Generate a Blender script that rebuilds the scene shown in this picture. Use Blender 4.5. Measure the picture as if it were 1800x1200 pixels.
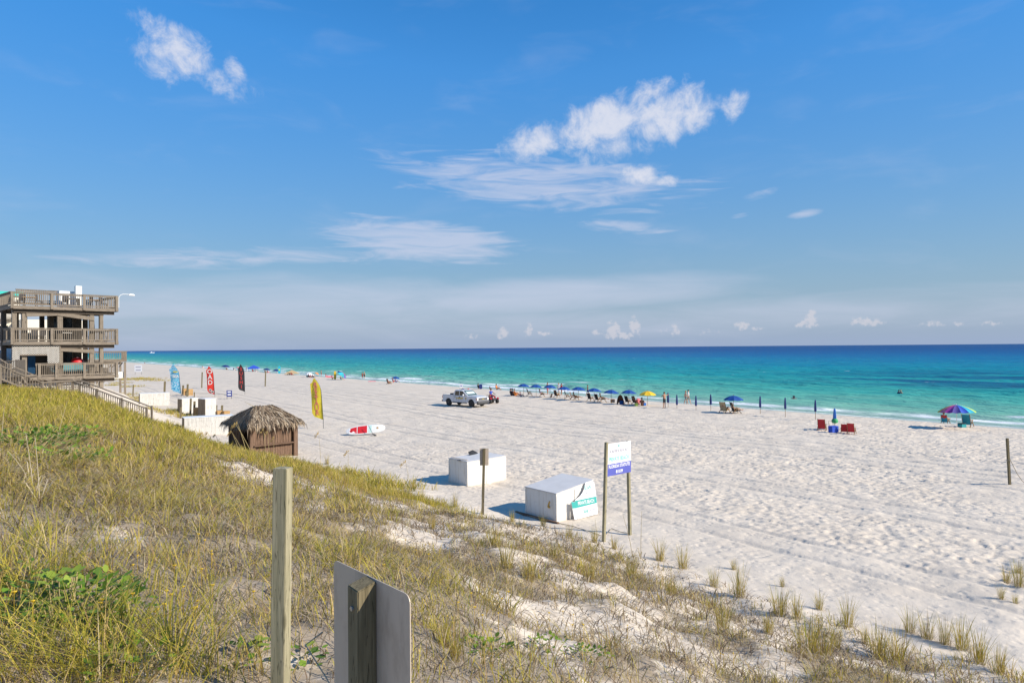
import bpy, bmesh, math, random
import numpy as np
from mathutils import Vector, Matrix

for o in list(bpy.data.objects):
    bpy.data.objects.remove(o)
SC = bpy.context.scene
COL = SC.collection
R = math.radians
rng = np.random.default_rng(7)
random.seed(7)

# ------------------------------------------------------------------ camera
CAM_Z = 6.7
PITCH, ROLL = 0.53, 0.46
cam_d = bpy.data.cameras.new('camera')
cam_d.lens = 24.0
cam_d.sensor_width = 36.0
cam_d.clip_start = 0.1
cam_d.clip_end = 60000
cam = bpy.data.objects.new('camera', cam_d)
COL.objects.link(cam)
cam.location = (0, 0, CAM_Z)
cam.rotation_euler = (R(90 + PITCH), R(ROLL), 0)
SC.camera = cam
CM = Matrix.Rotation(R(ROLL), 3, 'Y') @ Matrix.Rotation(R(90 + PITCH), 3, 'X')


def ray(px, py):
    return CM @ Vector(((px - 900) / 1200.0, (600 - py) / 1200.0, -1.0))


# ------------------------------------------------------------------ sun and sky
SUN_AZ, SUN_EL = 110.0, 31.0
sx = math.sin(R(SUN_AZ)) * math.cos(R(SUN_EL))
sy = math.cos(R(SUN_AZ)) * math.cos(R(SUN_EL))
sz = math.sin(R(SUN_EL))
sun_d = bpy.data.lights.new('sun', 'SUN')
sun_d.energy = 4.6
sun_d.angle = R(0.53)
sun_d.color = (1.0, 0.92, 0.80)
sun = bpy.data.objects.new('sun', sun_d)
COL.objects.link(sun)
sun.rotation_euler = Vector((-sx, -sy, -sz)).to_track_quat('-Z', 'Y').to_euler()
sun.location = (40, -20, 60)

SC.view_settings.view_transform = 'Standard'
SC.view_settings.look = 'None'
SC.view_settings.exposure = 0.4
SC.view_settings.gamma = 1.0


class NT:
    """small helper to write node trees"""
    def __init__(self, tree):
        self.t = tree
        self.n = tree.nodes
        self.l = tree.links

    def new(self, kind, **kw):
        nd = self.n.new(kind)
        for k, v in kw.items():
            setattr(nd, k, v)
        return nd

    def put(self, sock, v):
        if isinstance(v, bpy.types.NodeSocket):
            self.l.new(v, sock)
        elif v is not None:
            sock.default_value = v

    def m(self, op, a, b=None, c=None, clamp=False):
        nd = self.n.new('ShaderNodeMath')
        nd.operation = op
        nd.use_clamp = clamp
        self.put(nd.inputs[0], a)
        self.put(nd.inputs[1], b)
        if c is not None:
            self.put(nd.inputs[2], c)
        return nd.outputs[0]

    def mix(self, f, a, b, blend='MIX'):
        nd = self.n.new('ShaderNodeMix')
        nd.data_type = 'RGBA'
        nd.blend_type = blend
        self.put(nd.inputs[0], f)
        self.put(nd.inputs[6], a)
        self.put(nd.inputs[7], b)
        return nd.outputs[2]

    def smooth(self, x, lo, hi):
        nd = self.n.new('ShaderNodeMapRange')
        nd.interpolation_type = 'SMOOTHSTEP'
        self.put(nd.inputs[0], x)
        nd.inputs[1].default_value = lo
        nd.inputs[2].default_value = hi
        return nd.outputs[0]

    def noise(self, vec, scale, detail=4, rough=0.5, dist=0.0):
        nd = self.n.new('ShaderNodeTexNoise')
        if vec is not None:
            self.l.new(vec, nd.inputs['Vector'])
        nd.inputs['Scale'].default_value = scale
        nd.inputs['Detail'].default_value = detail
        nd.inputs['Roughness'].default_value = rough
        nd.inputs['Distortion'].default_value = dist
        return nd.outputs[0]

    def vmul(self, vec, k):
        nd = self.n.new('ShaderNodeVectorMath')
        nd.operation = 'MULTIPLY'
        self.l.new(vec, nd.inputs[0])
        nd.inputs[1].default_value = k
        return nd.outputs[0]

    def ramp(self, fac, stops, interp='LINEAR'):
        nd = self.n.new('ShaderNodeValToRGB')
        nd.color_ramp.interpolation = interp
        els = nd.color_ramp.elements
        while len(els) < len(stops):
            els.new(0.5)
        for e, (p, c) in zip(els, stops):
            e.position = p
            e.color = c if len(c) == 4 else (*c, 1)
        self.put(nd.inputs[0], fac)
        return nd.outputs[0]


def px_azel(px, py):
    d = ray(px, py).normalized()
    return math.atan2(d.x, d.y), math.asin(d.z)


world = bpy.data.worlds.new('World')
SC.world = world
world.use_nodes = True
wt = world.node_tree
wt.nodes.clear()
W = NT(wt)
sky = W.new('ShaderNodeTexSky', sky_type='NISHITA', sun_disc=False)
sky.sun_elevation = R(SUN_EL)
sky.sun_rotation = R(SUN_AZ)
sky.altitude = 0
sky.air_density = 1.0
sky.dust_density = 0.2
sky.ozone_density = 2.0
tc = W.new('ShaderNodeTexCoord')
sep = W.new('ShaderNodeSeparateXYZ')
W.l.new(tc.outputs['Generated'], sep.inputs[0])
AZ = W.m('ARCTAN2', sep.outputs[0], sep.outputs[1])
EL = W.m('ARCSINE', sep.outputs[2])
cmb = W.new('ShaderNodeCombineXYZ')
W.l.new(AZ, cmb.inputs[0])
W.l.new(EL, cmb.inputs[1])
ANG = cmb.outputs[0]


def falloff(clouds):
    """largest (1 - d^2) over a list of elliptical cloud bodies (px, py, rx, ry, tilt degrees, gain)"""
    best = None
    for (px, py, rx, ry, tilt, g) in clouds:
        a0, e0 = px_azel(px, py)
        kx = abs(px_azel(px + 10, py)[0] - a0) / 10.0
        ky = abs(px_azel(px, py + 10)[1] - e0) / 10.0
        dx = W.m('MULTIPLY', W.m('SUBTRACT', AZ, a0), 1.0 / kx)
        dy = W.m('MULTIPLY', W.m('SUBTRACT', EL, e0), 1.0 / ky)
        c, s = math.cos(R(tilt)), math.sin(R(tilt))
        u = W.m('ADD', W.m('MULTIPLY', dx, c / rx), W.m('MULTIPLY', dy, s / rx))
        v = W.m('ADD', W.m('MULTIPLY', dx, -s / ry), W.m('MULTIPLY', dy, c / ry))
        d2 = W.m('ADD', W.m('MULTIPLY', u, u), W.m('MULTIPLY', v, v))
        f = W.m('MULTIPLY', W.m('SUBTRACT', 1.0, d2), g)
        best = f if best is None else W.m('MAXIMUM', best, f)
    return W.m('MAXIMUM', best, -2.0)


# heaped clouds
puffs = [(955, 245, 75, 36, 18, 1.0), (1060, 215, 110, 48, 16, 1.05), (1170, 205, 95, 48, 10, 1.1), (1215, 212, 48, 28, 0, 1.0),
         (1120, 170, 80, 26, 12, .75), (1080, 262, 90, 26, 4, .6), (1290, 188, 24, 30, -15, .62), (1212, 165, 28, 32, 0, .42),
         (1122, 305, 46, 19, -8, .85), (1172, 318, 30, 10, -5, .5),
         (325, 92, 66, 44, -45, .95), (275, 62, 78, 24, -28, .42), (370, 140, 80, 24, -12, .55), (415, 130, 22, 32, 20, .62), (290, 105, 60, 36, -30, .5)]
Fp = falloff(puffs)
n1 = W.noise(ANG, 24, 9, .66, .35)
dens_p = W.smooth(W.m('ADD', Fp, W.m('MULTIPLY', W.m('SUBTRACT', n1, .5), 3.6)), -0.15, 1.2)
# the small far heaps along the horizon
small = [(1078, 580, 15, 18, 0, 1), (1092, 590, 36, 8, 0, .8), (1116, 572, 11, 19, 0, 1), (1052, 584, 14, 6, 0, .6), (1426, 560, 13, 17, -12, 1), (1418, 570, 24, 8, 0, .7),
         (1528, 566, 34, 8, 0, .85), (1508, 564, 12, 8, 0, .8), (1304, 572, 14, 9, 0, .8), (1328, 577, 14, 4, 0, .6), (884, 586, 12, 12, 0, .8), (928, 580, 9, 14, 0, .8),
         (955, 586, 14, 5, 0, .6), (1187, 580, 9, 14, 0, .5), (1170, 584, 14, 6, 0, .4), (1640, 570, 26, 6, 0, .6), (1685, 570, 12, 5, 0, .6), (1740, 568, 22, 5, 0, .5), (830, 590, 14, 6, 0, .5), (1240, 583, 20, 6, 0, .3)]
Fs = falloff(small)
n2 = W.noise(ANG, 120, 5, .6)
dens_s = W.m('MULTIPLY', W.smooth(W.m('ADD', Fs, W.m('MULTIPLY', W.m('SUBTRACT', n2, .5), 3.2)), .10, .85), .72)
# thin stretched cirrus
low_veil = [(960, 520, 330, 34, 2, 1.15), (560, 535, 430, 48, 0, .85), (1250, 558, 720, 30, 1, .55), (150, 540, 320, 66, 0, .6)]
cirrus = [(960, 320, 270, 46, -6, .9), (820, 310, 120, 40, -4, .6), (740, 425, 190, 40, -5, 1.25), (640, 410, 70, 26, 6, .8), (440, 452, 330, 18, 3, .65), (1105, 400, 90, 12, -8, .7),
          (1340, 340, 36, 9, 10, .75), (1416, 375, 34, 8, 6, .9), (1300, 380, 18, 4, 8, .6)]
Fc = falloff(cirrus)
map1 = W.new('ShaderNodeMapping')
map1.inputs['Scale'].default_value = (5.5, 38, 1)
map1.inputs['Rotation'].default_value = (0, 0, R(4))
W.l.new(ANG, map1.inputs[0])
n3 = W.noise(map1.outputs[0], 1.6, 9, .6, 1.1)
map2 = W.new('ShaderNodeMapping')
map2.inputs['Scale'].default_value = (3, 9, 1)
W.l.new(ANG, map2.inputs[0])
n3b = W.noise(map2.outputs[0], 2.2, 4, .55, .4)
thin = W.m('MULTIPLY', W.smooth(W.m('ADD', Fc, W.m('MULTIPLY', W.m('SUBTRACT', n3, .5), 3.6)), -.25, 1.35), .66)
Fv = falloff(low_veil)
map3 = W.new('ShaderNodeMapping')
map3.inputs['Scale'].default_value = (4.0, 24, 1)
W.l.new(ANG, map3.inputs[0])
n3c = W.noise(map3.outputs[0], 1.3, 7, .55, .5)
low = W.m('MULTIPLY', W.smooth(W.m('ADD', Fv, W.m('MULTIPLY', W.m('SUBTRACT', n3c, .5), 2.0)), -.5, 1.5), .62)
thin = W.m('MAXIMUM', thin, low)
# faint veils over the whole sky, outside the frame too
veil = W.m('MULTIPLY', W.m('MULTIPLY', W.smooth(n3b, .5, .85), W.smooth(EL, 1.1, .1)), .16)
thin = W.m('MAXIMUM', thin, veil)
hsv = W.new('ShaderNodeHueSaturation')
hsv.inputs['Saturation'].default_value = 1.40
hsv.inputs['Value'].default_value = 1.0
W.l.new(sky.outputs[0], hsv.inputs['Color'])
skyc = W.mix(1.0, hsv.outputs[0], (0.74, 0.88, 0.95, 1), 'MULTIPLY')
bw = W.new('ShaderNodeRGBToBW')
W.l.new(skyc, bw.inputs[0])
even = W.m('POWER', W.m('MULTIPLY', W.m('MAXIMUM', bw.outputs[0], .2), 1 / 2.9), -.58)
even = W.m('MINIMUM', even, 1.62)
vsc = W.new('ShaderNodeVectorMath', operation='SCALE')
W.l.new(skyc, vsc.inputs[0])
W.l.new(even, vsc.inputs['Scale'])
skyc = vsc.outputs[0]
# sea haze: the same grey-blue all round the horizon
hz = W.m('MULTIPLY', W.m('POWER', 2.718, W.m('MULTIPLY', W.m('MAXIMUM', EL, 0.0), -7.0)), .9)
skyc = W.mix(hz, skyc, (2.45, 3.2, 4.85, 1))
c1 = W.mix(thin, skyc, (4.75, 5.05, 6.2, 1))
c2 = W.mix(dens_s, c1, (4.9, 4.9, 5.4, 1))
shade = W.m('MULTIPLY', W.smooth(W.m('ADD', n1, W.m('MULTIPLY', Fp, .25)), .45, .95), 1.0)
pc = W.mix(shade, (4.5, 5.0, 6.2, 1), (6.2, 6.2, 6.7, 1))
c3 = W.mix(W.m('MULTIPLY', dens_p, .84), c2, pc)
bg_clear = W.new('ShaderNodeBackground')
bg_clear.inputs['Strength'].default_value = 0.1
W.l.new(W.mix(veil, skyc, (5.6, 6.0, 6.9, 1)), bg_clear.inputs['Color'])
bg = W.new('ShaderNodeBackground')
bg.inputs['Strength'].default_value = 0.1
W.l.new(c3, bg.inputs['Color'])
# the bank of clouds stands over the sea only: skip its nodes elsewhere (its bodies have faded out by there)
box = W.m('MULTIPLY', W.m('LESS_THAN', W.m('ABSOLUTE', AZ), .95), W.m('LESS_THAN', W.m('ABSOLUTE', W.m('SUBTRACT', EL, .29)), .31))
wmix = W.new('ShaderNodeMixShader')
W.l.new(box, wmix.inputs[0])
W.l.new(bg_clear.outputs[0], wmix.inputs[1])
W.l.new(bg.outputs[0], wmix.inputs[2])
wo = W.new('ShaderNodeOutputWorld')
W.l.new(wmix.outputs[0], wo.inputs[0])
world.cycles.sampling_method = 'MANUAL'
world.cycles.sample_map_resolution = 512

# ------------------------------------------------------------------ beach coordinates
SHORE = R(37.5)
TD = Vector((-math.sin(SHORE), math.cos(SHORE), 0))      # along the shore, away
SD = Vector((math.cos(SHORE), math.sin(SHORE), 0))       # towards the sea
WATER_Z = -0.42
WATER_S = 68.6


def st2xy(s, t):
    return s * SD.x + t * TD.x, s * SD.y + t * TD.y


def xy2st(x, y):
    return x * SD.x + y * SD.y, x * TD.x + y * TD.y


# ------------------------------------------------------------------ numpy noise
_perm = rng.random((256, 256))


def vnoise(x, y, seed=0):
    x = np.asarray(x, float) + seed * 17.31
    y = np.asarray(y, float) + seed * 9.77
    xi = np.floor(x).astype(int)
    yi = np.floor(y).astype(int)
    fx = x - xi
    fy = y - yi
    fx = fx * fx * (3 - 2 * fx)
    fy = fy * fy * (3 - 2 * fy)
    g = lambda a, b: _perm[a & 255, b & 255]
    return (g(xi, yi) * (1 - fx) + g(xi + 1, yi) * fx) * (1 - fy) + (g(xi, yi + 1) * (1 - fx) + g(xi + 1, yi + 1) * fx) * fy


def fbm(x, y, oct=4, seed=0):
    v = 0
    a = 0.5
    n = 0
    for i in range(oct):
        v = v + a * vnoise(x * 2 ** i, y * 2 ** i, seed + i)
        n += a
        a *= 0.5
    return v / n


def dimples(x, y, cell, seed, depth_var=True):
    """hollows with raised rims on a jittered lattice: footprints in dry sand"""
    x = x / cell
    y = y / cell
    xi = np.floor(x).astype(int)
    yi = np.floor(y).astype(int)
    out = np.zeros_like(x)
    for a in (-1, 0, 1):
        for b in (-1, 0, 1):
            cx = xi + a
            cy = yi + b
            jx = cx + .15 + .7 * _perm[(cx + seed * 7) & 255, (cy + 3) & 255]
            jy = cy + .15 + .7 * _perm[(cx + 91) & 255, (cy + seed * 5) & 255]
            w = _perm[(cx + 31) & 255, (cy + seed * 3 + 57) & 255]
            th = 6.28 * _perm[(cx + 131) & 255, (cy + seed + 157) & 255]
            ex = (x - jx) * np.cos(th) + (y - jy) * np.sin(th)
            ey = -(x - jx) * np.sin(th) + (y - jy) * np.cos(th)
            d = np.sqrt((ex / .52) ** 2 + (ey / .33) ** 2)
            k = np.where(d < 1, -(1 - d * d) ** 1.0, .28 * np.exp(-((d - 1.25) / .28) ** 2))
            out += k * (.35 + .9 * w)
    return out


def sm(x, a, b):
    u = np.clip((x - a) / (b - a), 0, 1)
    return u * u * (3 - 2 * u)


S_N = [-3000, -6, -2, 0, 2, 4, 6, 9, 12, 14, 16.5, 18.5, 60, 65, 68.6, 75, 90, 130, 400]
Z_N = [4.2, 5.0, 5.05, 4.95, 4.55, 3.85, 3.15, 2.15, 1.15, .55, .08, 0, 0, -.1, -.42, -.8, -2, -6, -14]
S_F = [-3000, -6, -2, 1, 5, 7, 8, 9, 10, 11, 13, 15.5, 18.5, 60, 65, 68.6, 75, 90, 130, 400]
Z_F = [4.0, 4.4, 4.35, 4.15, 3.5, 2.6, 1.8, 1.3, 1.05, .75, .25, .05, 0, 0, -.1, -.42, -.8, -2, -6, -14]
S_B = [-3000, -6, 1, 7, 9, 11, 13, 15.5, 18.5, 60, 65, 68.6, 75, 90, 130, 400]
Z_B = [3.8, 3.9, 3.9, 3.75, 3.1, 1.6, .6, .1, 0, 0, -.1, -.42, -.8, -2, -6, -14]


def base_h(s, t):
    w = sm(t, 24, 40)
    w2 = sm(t, 56, 66)
    z = np.interp(s, S_N, Z_N) * (1 - w) + np.interp(s, S_F, Z_F) * w
    z = z * (1 - w2) + np.interp(s, S_B, Z_B) * w2
    dune = sm(s, 18, 13)
    lump = (fbm(s * .22, t * .22, 3, 3) - .5) * .75 + (fbm(s * .7, t * .7, 3, 11) - .5) * .5
    z = z + lump * dune * sm(s, -1, 5) * (.15 + .85 * sm(t, 38, 22))
    z = z + (fbm(s * .05, t * .03, 2, 21) - .5) * .25 * sm(s, 17, 26) * sm(s, 66, 56)
    return z


TRACKS = [19.2, 20.9, 27.6, 29.3, 36.5, 38.1, 40.4, 42.1, 43.4, 45.2, 49.0]


def track_mask(s, t):
    w = 0
    wob = (fbm(t * .03, t * 0, 2, 5) - .5) * 5
    for i, c in enumerate(TRACKS):
        cc = c + wob * (1 if i % 4 < 2 else .6) + .4 * np.sin(t * .05 + i // 2)
        w = np.maximum(w, np.exp(-((s - cc) / .17) ** 2))
    return w


def band_mask(s, t):
    wob = (fbm(t * .03, t * 0, 2, 5) - .5) * 5
    b = np.zeros_like(s)
    for c, hw in ((28.4, 1.6), (41.2, 2.6), (19.8, 1.3)):
        b = np.maximum(b, sm(np.abs(s - c - wob), hw + 1.0, hw * .5))
    return b


def height(s, t):
    s = np.asarray(s, float)
    t = np.asarray(t, float)
    z = base_h(s, t)
    on = sm(s, 15.5, 20) * sm(s, 68.4, 64)
    rough = sm(fbm(s * .12, t * .12, 3, 31), .28, .62) * (1 - .72 * band_mask(s, t))
    rough = rough * (.25 + .75 * sm(s + .25 * t, 19, 27))
    z = z + on * rough * (1 - .45 * sm(t, 30, 65)) * (.05 * dimples(s, t, .46, 1) + .04 * dimples(s + 7.3, t + 1.7, .31, 2))
    z = z + on * (fbm(s * 1.1, t * 1.1, 3, 41) - .5) * .14
    z = z - on * .075 * track_mask(s, t)
    dn = sm(s, 19, 14)
    z = z + dn * (fbm(s * 2.6, t * 2.6, 3, 51) - .5) * .15
    return z


def gz(x, y):
    s, t = xy2st(x, y)
    return float(height(np.array([s]), np.array([t]))[0])


def gp(px, py, z=None):
    """point of the ground seen at a pixel (or of the plane z)"""
    d = ray(px, py)
    zz = 0.0 if z is None else z
    for _ in range(1 if z is not None else 5):
        k = (zz - CAM_Z) / d.z
        x, y = d.x * k, d.y * k
        if z is None:
            s, t = xy2st(x, y)
            zz = float(base_h(np.array([s]), np.array([t]))[0])
    return Vector((x, y, zz if z is not None else gz(x, y)))


def at(px, py, Y):
    d = ray(px, py)
    k = Y / d.y
    return Vector((d.x * k, Y, CAM_Z + d.z * k))


# ------------------------------------------------------------------ materials
MATS = {}


def prin(name):
    m = bpy.data.materials.new(name)
    m.use_nodes = True
    t = NT(m.node_tree)
    b = t.n['Principled BSDF']
    MATS[name] = m
    return m, t, b


def bump(t, b, h, strength=.3, dist=.05):
    bn = t.new('ShaderNodeBump')
    bn.inputs['Strength'].default_value = strength
    bn.inputs['Distance'].default_value = dist
    t.l.new(h, bn.inputs['Height'])
    t.l.new(bn.outputs[0], b.inputs['Normal'])
    return bn


def simple(name, col, rough=.6, var=.12, scale=6, metal=0, bstr=.0, spec=.5):
    """plain painted / plastic / cloth surface with slight mottling"""
    m, t, b = prin(name)
    tcn = t.new('ShaderNodeTexCoord')
    n = t.noise(tcn.outputs['Object'], scale, 5, .6)
    c = t.mix(t.smooth(n, .25, .75), tuple(x * (1 - var) for x in col) + (1,), tuple(min(1, x * (1 + var)) for x in col) + (1,))
    t.l.new(c, b.inputs['Base Color'])
    b.inputs['Roughness'].default_value = rough
    b.inputs['Metallic'].default_value = metal
    b.inputs['Specular IOR Level'].default_value = spec
    if bstr:
        bump(t, b, n, bstr, .02)
    return m


def wood(name, c1, c2, axis=2, scale=1.0, rough=.85):
    """weathered timber, grain along one axis"""
    m, t, b = prin(name)
    tcn = t.new('ShaderNodeTexCoord')
    k = [22.0 * scale] * 3
    k[axis] = 1.1 * scale
    v = t.vmul(tcn.outputs['Object'], tuple(k))
    oi = t.new('ShaderNodeObjectInfo')
    va = t.new('ShaderNodeVectorMath', operation='ADD')
    t.l.new(v, va.inputs[0])
    sc = t.new('ShaderNodeVectorMath', operation='SCALE')
    sc.inputs[0].default_value = (31, 17, 23)
    t.l.new(oi.outputs['Random'], sc.inputs['Scale'])
    t.l.new(sc.outputs[0], va.inputs[1])
    n = t.noise(va.outputs[0], 1.0, 6, .6, .6)
    n2 = t.noise(va.outputs[0], 4.0, 3, .5)
    f = t.m('ADD', t.m('MULTIPLY', n, .7), t.m('MULTIPLY', n2, .3))
    c = t.mix(t.smooth(f, .3, .7), (*c1, 1), (*c2, 1))
    blot = t.noise(tcn.outputs['Object'], 2.3, 4, .6)
    c = t.mix(t.m('MULTIPLY', t.smooth(blot, .5, .75), .35), c, tuple(x * .55 for x in c1) + (1,))
    kn = t.new('ShaderNodeTexVoronoi')
    kv = [5.0 * scale] * 3
    kv[axis] = 2.2 * scale
    t.l.new(t.vmul(tcn.outputs['Object'], tuple(kv)), kn.inputs['Vector'])
    kn.inputs['Scale'].default_value = 1.0
    c = t.mix(t.m('MULTIPLY', t.smooth(kn.outputs['Distance'], .16, .05), .7), c, tuple(x * .45 for x in c1) + (1,))
    crack = t.noise(t.vmul(va.outputs[0], (2.2, 2.2, 2.2)), 1.0, 2, .5)
    c = t.mix(t.m('MULTIPLY', t.smooth(t.m('ABSOLUTE', t.m('SUBTRACT', crack, .5)), .02, .0), .75), c, tuple(x * .3 for x in c1) + (1,))
    t.l.new(c, b.inputs['Base Color'])
    b.inputs['Roughness'].default_value = rough
    b.inputs['Specular IOR Level'].default_value = .2
    bump(t, b, f, .5, .006)
    return m


# sand
m, t, b = prin('sand')
geo = t.new('ShaderNodeNewGeometry')
P = geo.outputs['Position']
nA = t.noise(P, .35, 5, .6)
nB = t.noise(P, 9, 5, .65)
c = t.mix(t.smooth(nA, .3, .7), (.645, .553, .44, 1), (.705, .61, .49, 1))
c = t.mix(t.smooth(nB, .62, .8), c, (.50, .425, .35, 1))
lit = t.new('ShaderNodeAttribute', attribute_name='litter').outputs['Fac']
nC = t.noise(P, 3.2, 6, .7, .6)
lf = t.smooth(t.m('ADD', t.m('MULTIPLY', lit, .55), t.m('SUBTRACT', nC, .5)), .16, .42)
c = t.mix(t.m('MULTIPLY', lf, .72), c, (.23, .175, .115, 1))
wet = t.new('ShaderNodeAttribute', attribute_name='wet').outputs['Fac']
c = t.mix(wet, c, (.36, .335, .295, 1))
t.l.new(c, b.inputs['Base Color'])
b.inputs['Roughness'].default_value = .95
b.inputs['Specular IOR Level'].default_value = .12
vor = t.new('ShaderNodeTexVoronoi')
vor.inputs['Scale'].default_value = 3.4
t.l.new(P, vor.inputs['Vector'])
hgt = t.m('ADD', t.m('MULTIPLY', nB, .5), t.m('MULTIPLY', t.smooth(vor.outputs['Distance'], .0, .45), .6))
bump(t, b, hgt, .55, .06)


def new_mesh(name, V, F, mats=(), smooth=True, uniform=None):
    """mesh from numpy verts and (n,k) faces"""
    me = bpy.data.meshes.new(name)
    V = np.asarray(V, np.float32)
    F = np.asarray(F, np.int32)
    me.vertices.add(len(V))
    me.vertices.foreach_set('co', V.ravel())
    k = F.shape[1]
    me.loops.add(F.size)
    me.loops.foreach_set('vertex_index', F.ravel())
    me.polygons.add(len(F))
    me.polygons.foreach_set('loop_start', np.arange(0, F.size, k, dtype=np.int32))
    me.polygons.foreach_set('loop_total', np.full(len(F), k, np.int32))
    if smooth:
        me.polygons.foreach_set('use_smooth', np.ones(len(F), bool))
    me.update()
    me.validate()
    for mm in mats:
        me.materials.append(mm)
    return me


def grid_faces(nr, nc):
    i = np.arange(nr - 1)[:, None] * nc + np.arange(nc - 1)[None, :]
    i = i.ravel()
    return np.stack([i, i + 1, i + nc + 1, i + nc], 1)


def steps(a, b, d0, d1=None):
    """positions from a to b with the spacing growing from d0 to d1"""
    d1 = d1 or d0
    out = [a]
    x = a
    while x < b:
        u = (x - a) / (b - a)
        x += d0 + (d1 - d0) * u
        out.append(x)
    return out[:-1] + [b]


def tag(o, label=None, cat=None, group=None, kind=None):
    if label:
        o['label'] = label
    if cat:
        o['category'] = cat
    if group:
        o['group'] = group
    if kind:
        o['kind'] = kind
    return o


def link(name, me, parent=None):
    o = bpy.data.objects.new(name, me)
    COL.objects.link(o)
    if parent is not None:
        o.parent = parent
    return o


# ------------------------------------------------------------------ the beach and the dune: one sheet
ss = [-3000, -1200, -500, -200, -90, -45, -25, -15, -10] + steps(-7, -1, .6, .14)[0:] + steps(-1, 17, .13)[1:] + steps(17, 46, .085, .105)[1:] + steps(46, 69.5, .13, .22)[1:] + [71, 74, 80, 95, 130, 400]
tt = [-1500, -600, -250, -120, -60, -30, -18, -10] + steps(-7, -2, .6, .15) + steps(-2, 5, .13)[1:] + steps(5, 32, .085, .105)[1:] + steps(32, 70, .13, .4)[1:] + steps(70, 160, .45, 2)[1:] + steps(160, 600, 3, 25)[1:] + [900, 1500, 2600, 5000, 12000]
ss = np.array(ss)
tt = np.array(tt)
Sg, Tg = np.meshgrid(ss, tt)
Zg = height(Sg.ravel(), Tg.ravel())
X, Y = st2xy(Sg.ravel(), Tg.ravel())
F = grid_faces(len(tt), len(ss))[:, ::-1][:, [3, 0, 1, 2]]
F = F[:, ::-1]
me = new_mesh('beach', np.stack([X, Y, Zg], 1), F, [MATS['sand']])


CLEAR = []
for px_, py_, r_ in ((105, 1095, .42), (160, 1080, .35), (530, 1162, .25), (240, 1185, .3), (45, 790, 1.0), (110, 780, .9), (850, 1170, .25)):
    q_ = gp(px_, py_)
    CLEAR.append((*xy2st(q_.x, q_.y), r_))


def cover(s, t):
    """how thickly the dune is overgrown, 0..1"""
    n = fbm(s * .33, t * .33, 3, 61)
    n2 = fbm(s * .95, t * .95, 2, 71)
    edge = 15.6 + (fbm(t * .25, t * 0, 2, 77) - .5) * 3.0 - 3.6 * sm(t, 30, 46)
    b = np.interp(s, [-5, 3, 6, 9, 13, 20], [1.05, .90, .68, .54, .46, .42])
    b = b + .5 * sm(t, 14, 30) + .2 * sm(t, 0, 6) * sm(s, 6, 2)
    n3_ = fbm(s * 2.1, t * 2.1, 2, 79)
    d = sm(b + (n - .5) * 1.5 + (n2 - .5) * 1.3 + (n3_ - .5) * 1.1 * sm(t, 30, 18), .26, 1.10)
    d = d * sm(s, edge + .7, edge - 1.6)
    d = d * (1 - sm(t, 57, 62))
    for (cs, ct, r_) in CLEAR:
        d = d * (1 - .85 * np.exp(-((s - cs) ** 2 + (t - ct) ** 2) / r_ ** 2))
    # bare sand slide in the middle of the dune face
    d = d * (1 - .75 * np.exp(-(((s - 11.3) / 1.5) ** 2 + ((t - 14.5) / 4.5) ** 2)))
    return d


lit_v = (.62 * cover(Sg.ravel(), Tg.ravel()) + .34 * sm(Sg.ravel(), 16.3, 13.8) * (1 - sm(Tg.ravel(), 40, 50))).astype(np.float32)
a = me.attributes.new('litter', 'FLOAT', 'POINT')
a.data.foreach_set('value', lit_v)
a = me.attributes.new('wet', 'FLOAT', 'POINT')
a.data.foreach_set('value', sm(Sg.ravel() + (fbm(Tg.ravel() * .15, Tg.ravel() * 0, 3, 5) - .5) * 1.2, 66.6, 68.3).astype(np.float32))
beach = tag(link('beach', me), 'white sand beach rising into a grassy dune', None, None, 'structure')

# ------------------------------------------------------------------ the sea
m, t, b = prin('sea_water')
geo = t.new('ShaderNodeNewGeometry')
P = geo.outputs['Position']
dt_ = t.new('ShaderNodeVectorMath', operation='DOT_PRODUCT')
t.l.new(P, dt_.inputs[0])
dt_.inputs[1].default_value = SD
Sn = dt_.outputs['Value']
dt2 = t.new('ShaderNodeVectorMath', operation='DOT_PRODUCT')
t.l.new(P, dt2.inputs[0])
dt2.inputs[1].default_value = TD
Tn = dt2.outputs['Value']
cx = t.new('ShaderNodeCombineXYZ')
t.l.new(Sn, cx.inputs[0])
t.l.new(Tn, cx.inputs[1])
ST = cx.outputs[0]
stA = t.vmul(ST, (1.0, .22, 1))
big = t.noise(stA, .022, 4, .55, .4)
mid = t.noise(stA, .12, 4, .6, .3)
lg = t.m('LOGARITHM', t.m('MAXIMUM', t.m('SUBTRACT', Sn, 66.0), 1.0), 10.0)
fac = t.m('MULTIPLY', lg, 1 / 4.0)
fac = t.m('ADD', fac, t.m('MULTIPLY', t.m('SUBTRACT', big, .5), .09))
fac = t.m('ADD', fac, t.m('MULTIPLY', t.m('SUBTRACT', mid, .5), .13))
chop = t.noise(t.vmul(ST, (1, .22, 1)), .42, 4, .65, .3)
fac = t.m('ADD', fac, t.m('MULTIPLY', t.m('SUBTRACT', chop, .5), .13))  # ripples: light and dark wave faces put into the water colour
depth = t.ramp(fac, [(0, (.33, .42, .36)), (.2, (.29, .43, .36)), (.30, (.18, .43, .33)), (.38, (.08, .39, .315)), (.45, (.025, .32, .305)), (.53, (.006, .255, .315)), (.60, (.004, .19, .325)), (.66, (.005, .135, .305)), (.72, (.006, .09, .255)), (.80, (.007, .075, .225)), (1, (.008, .07, .21))])
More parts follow.
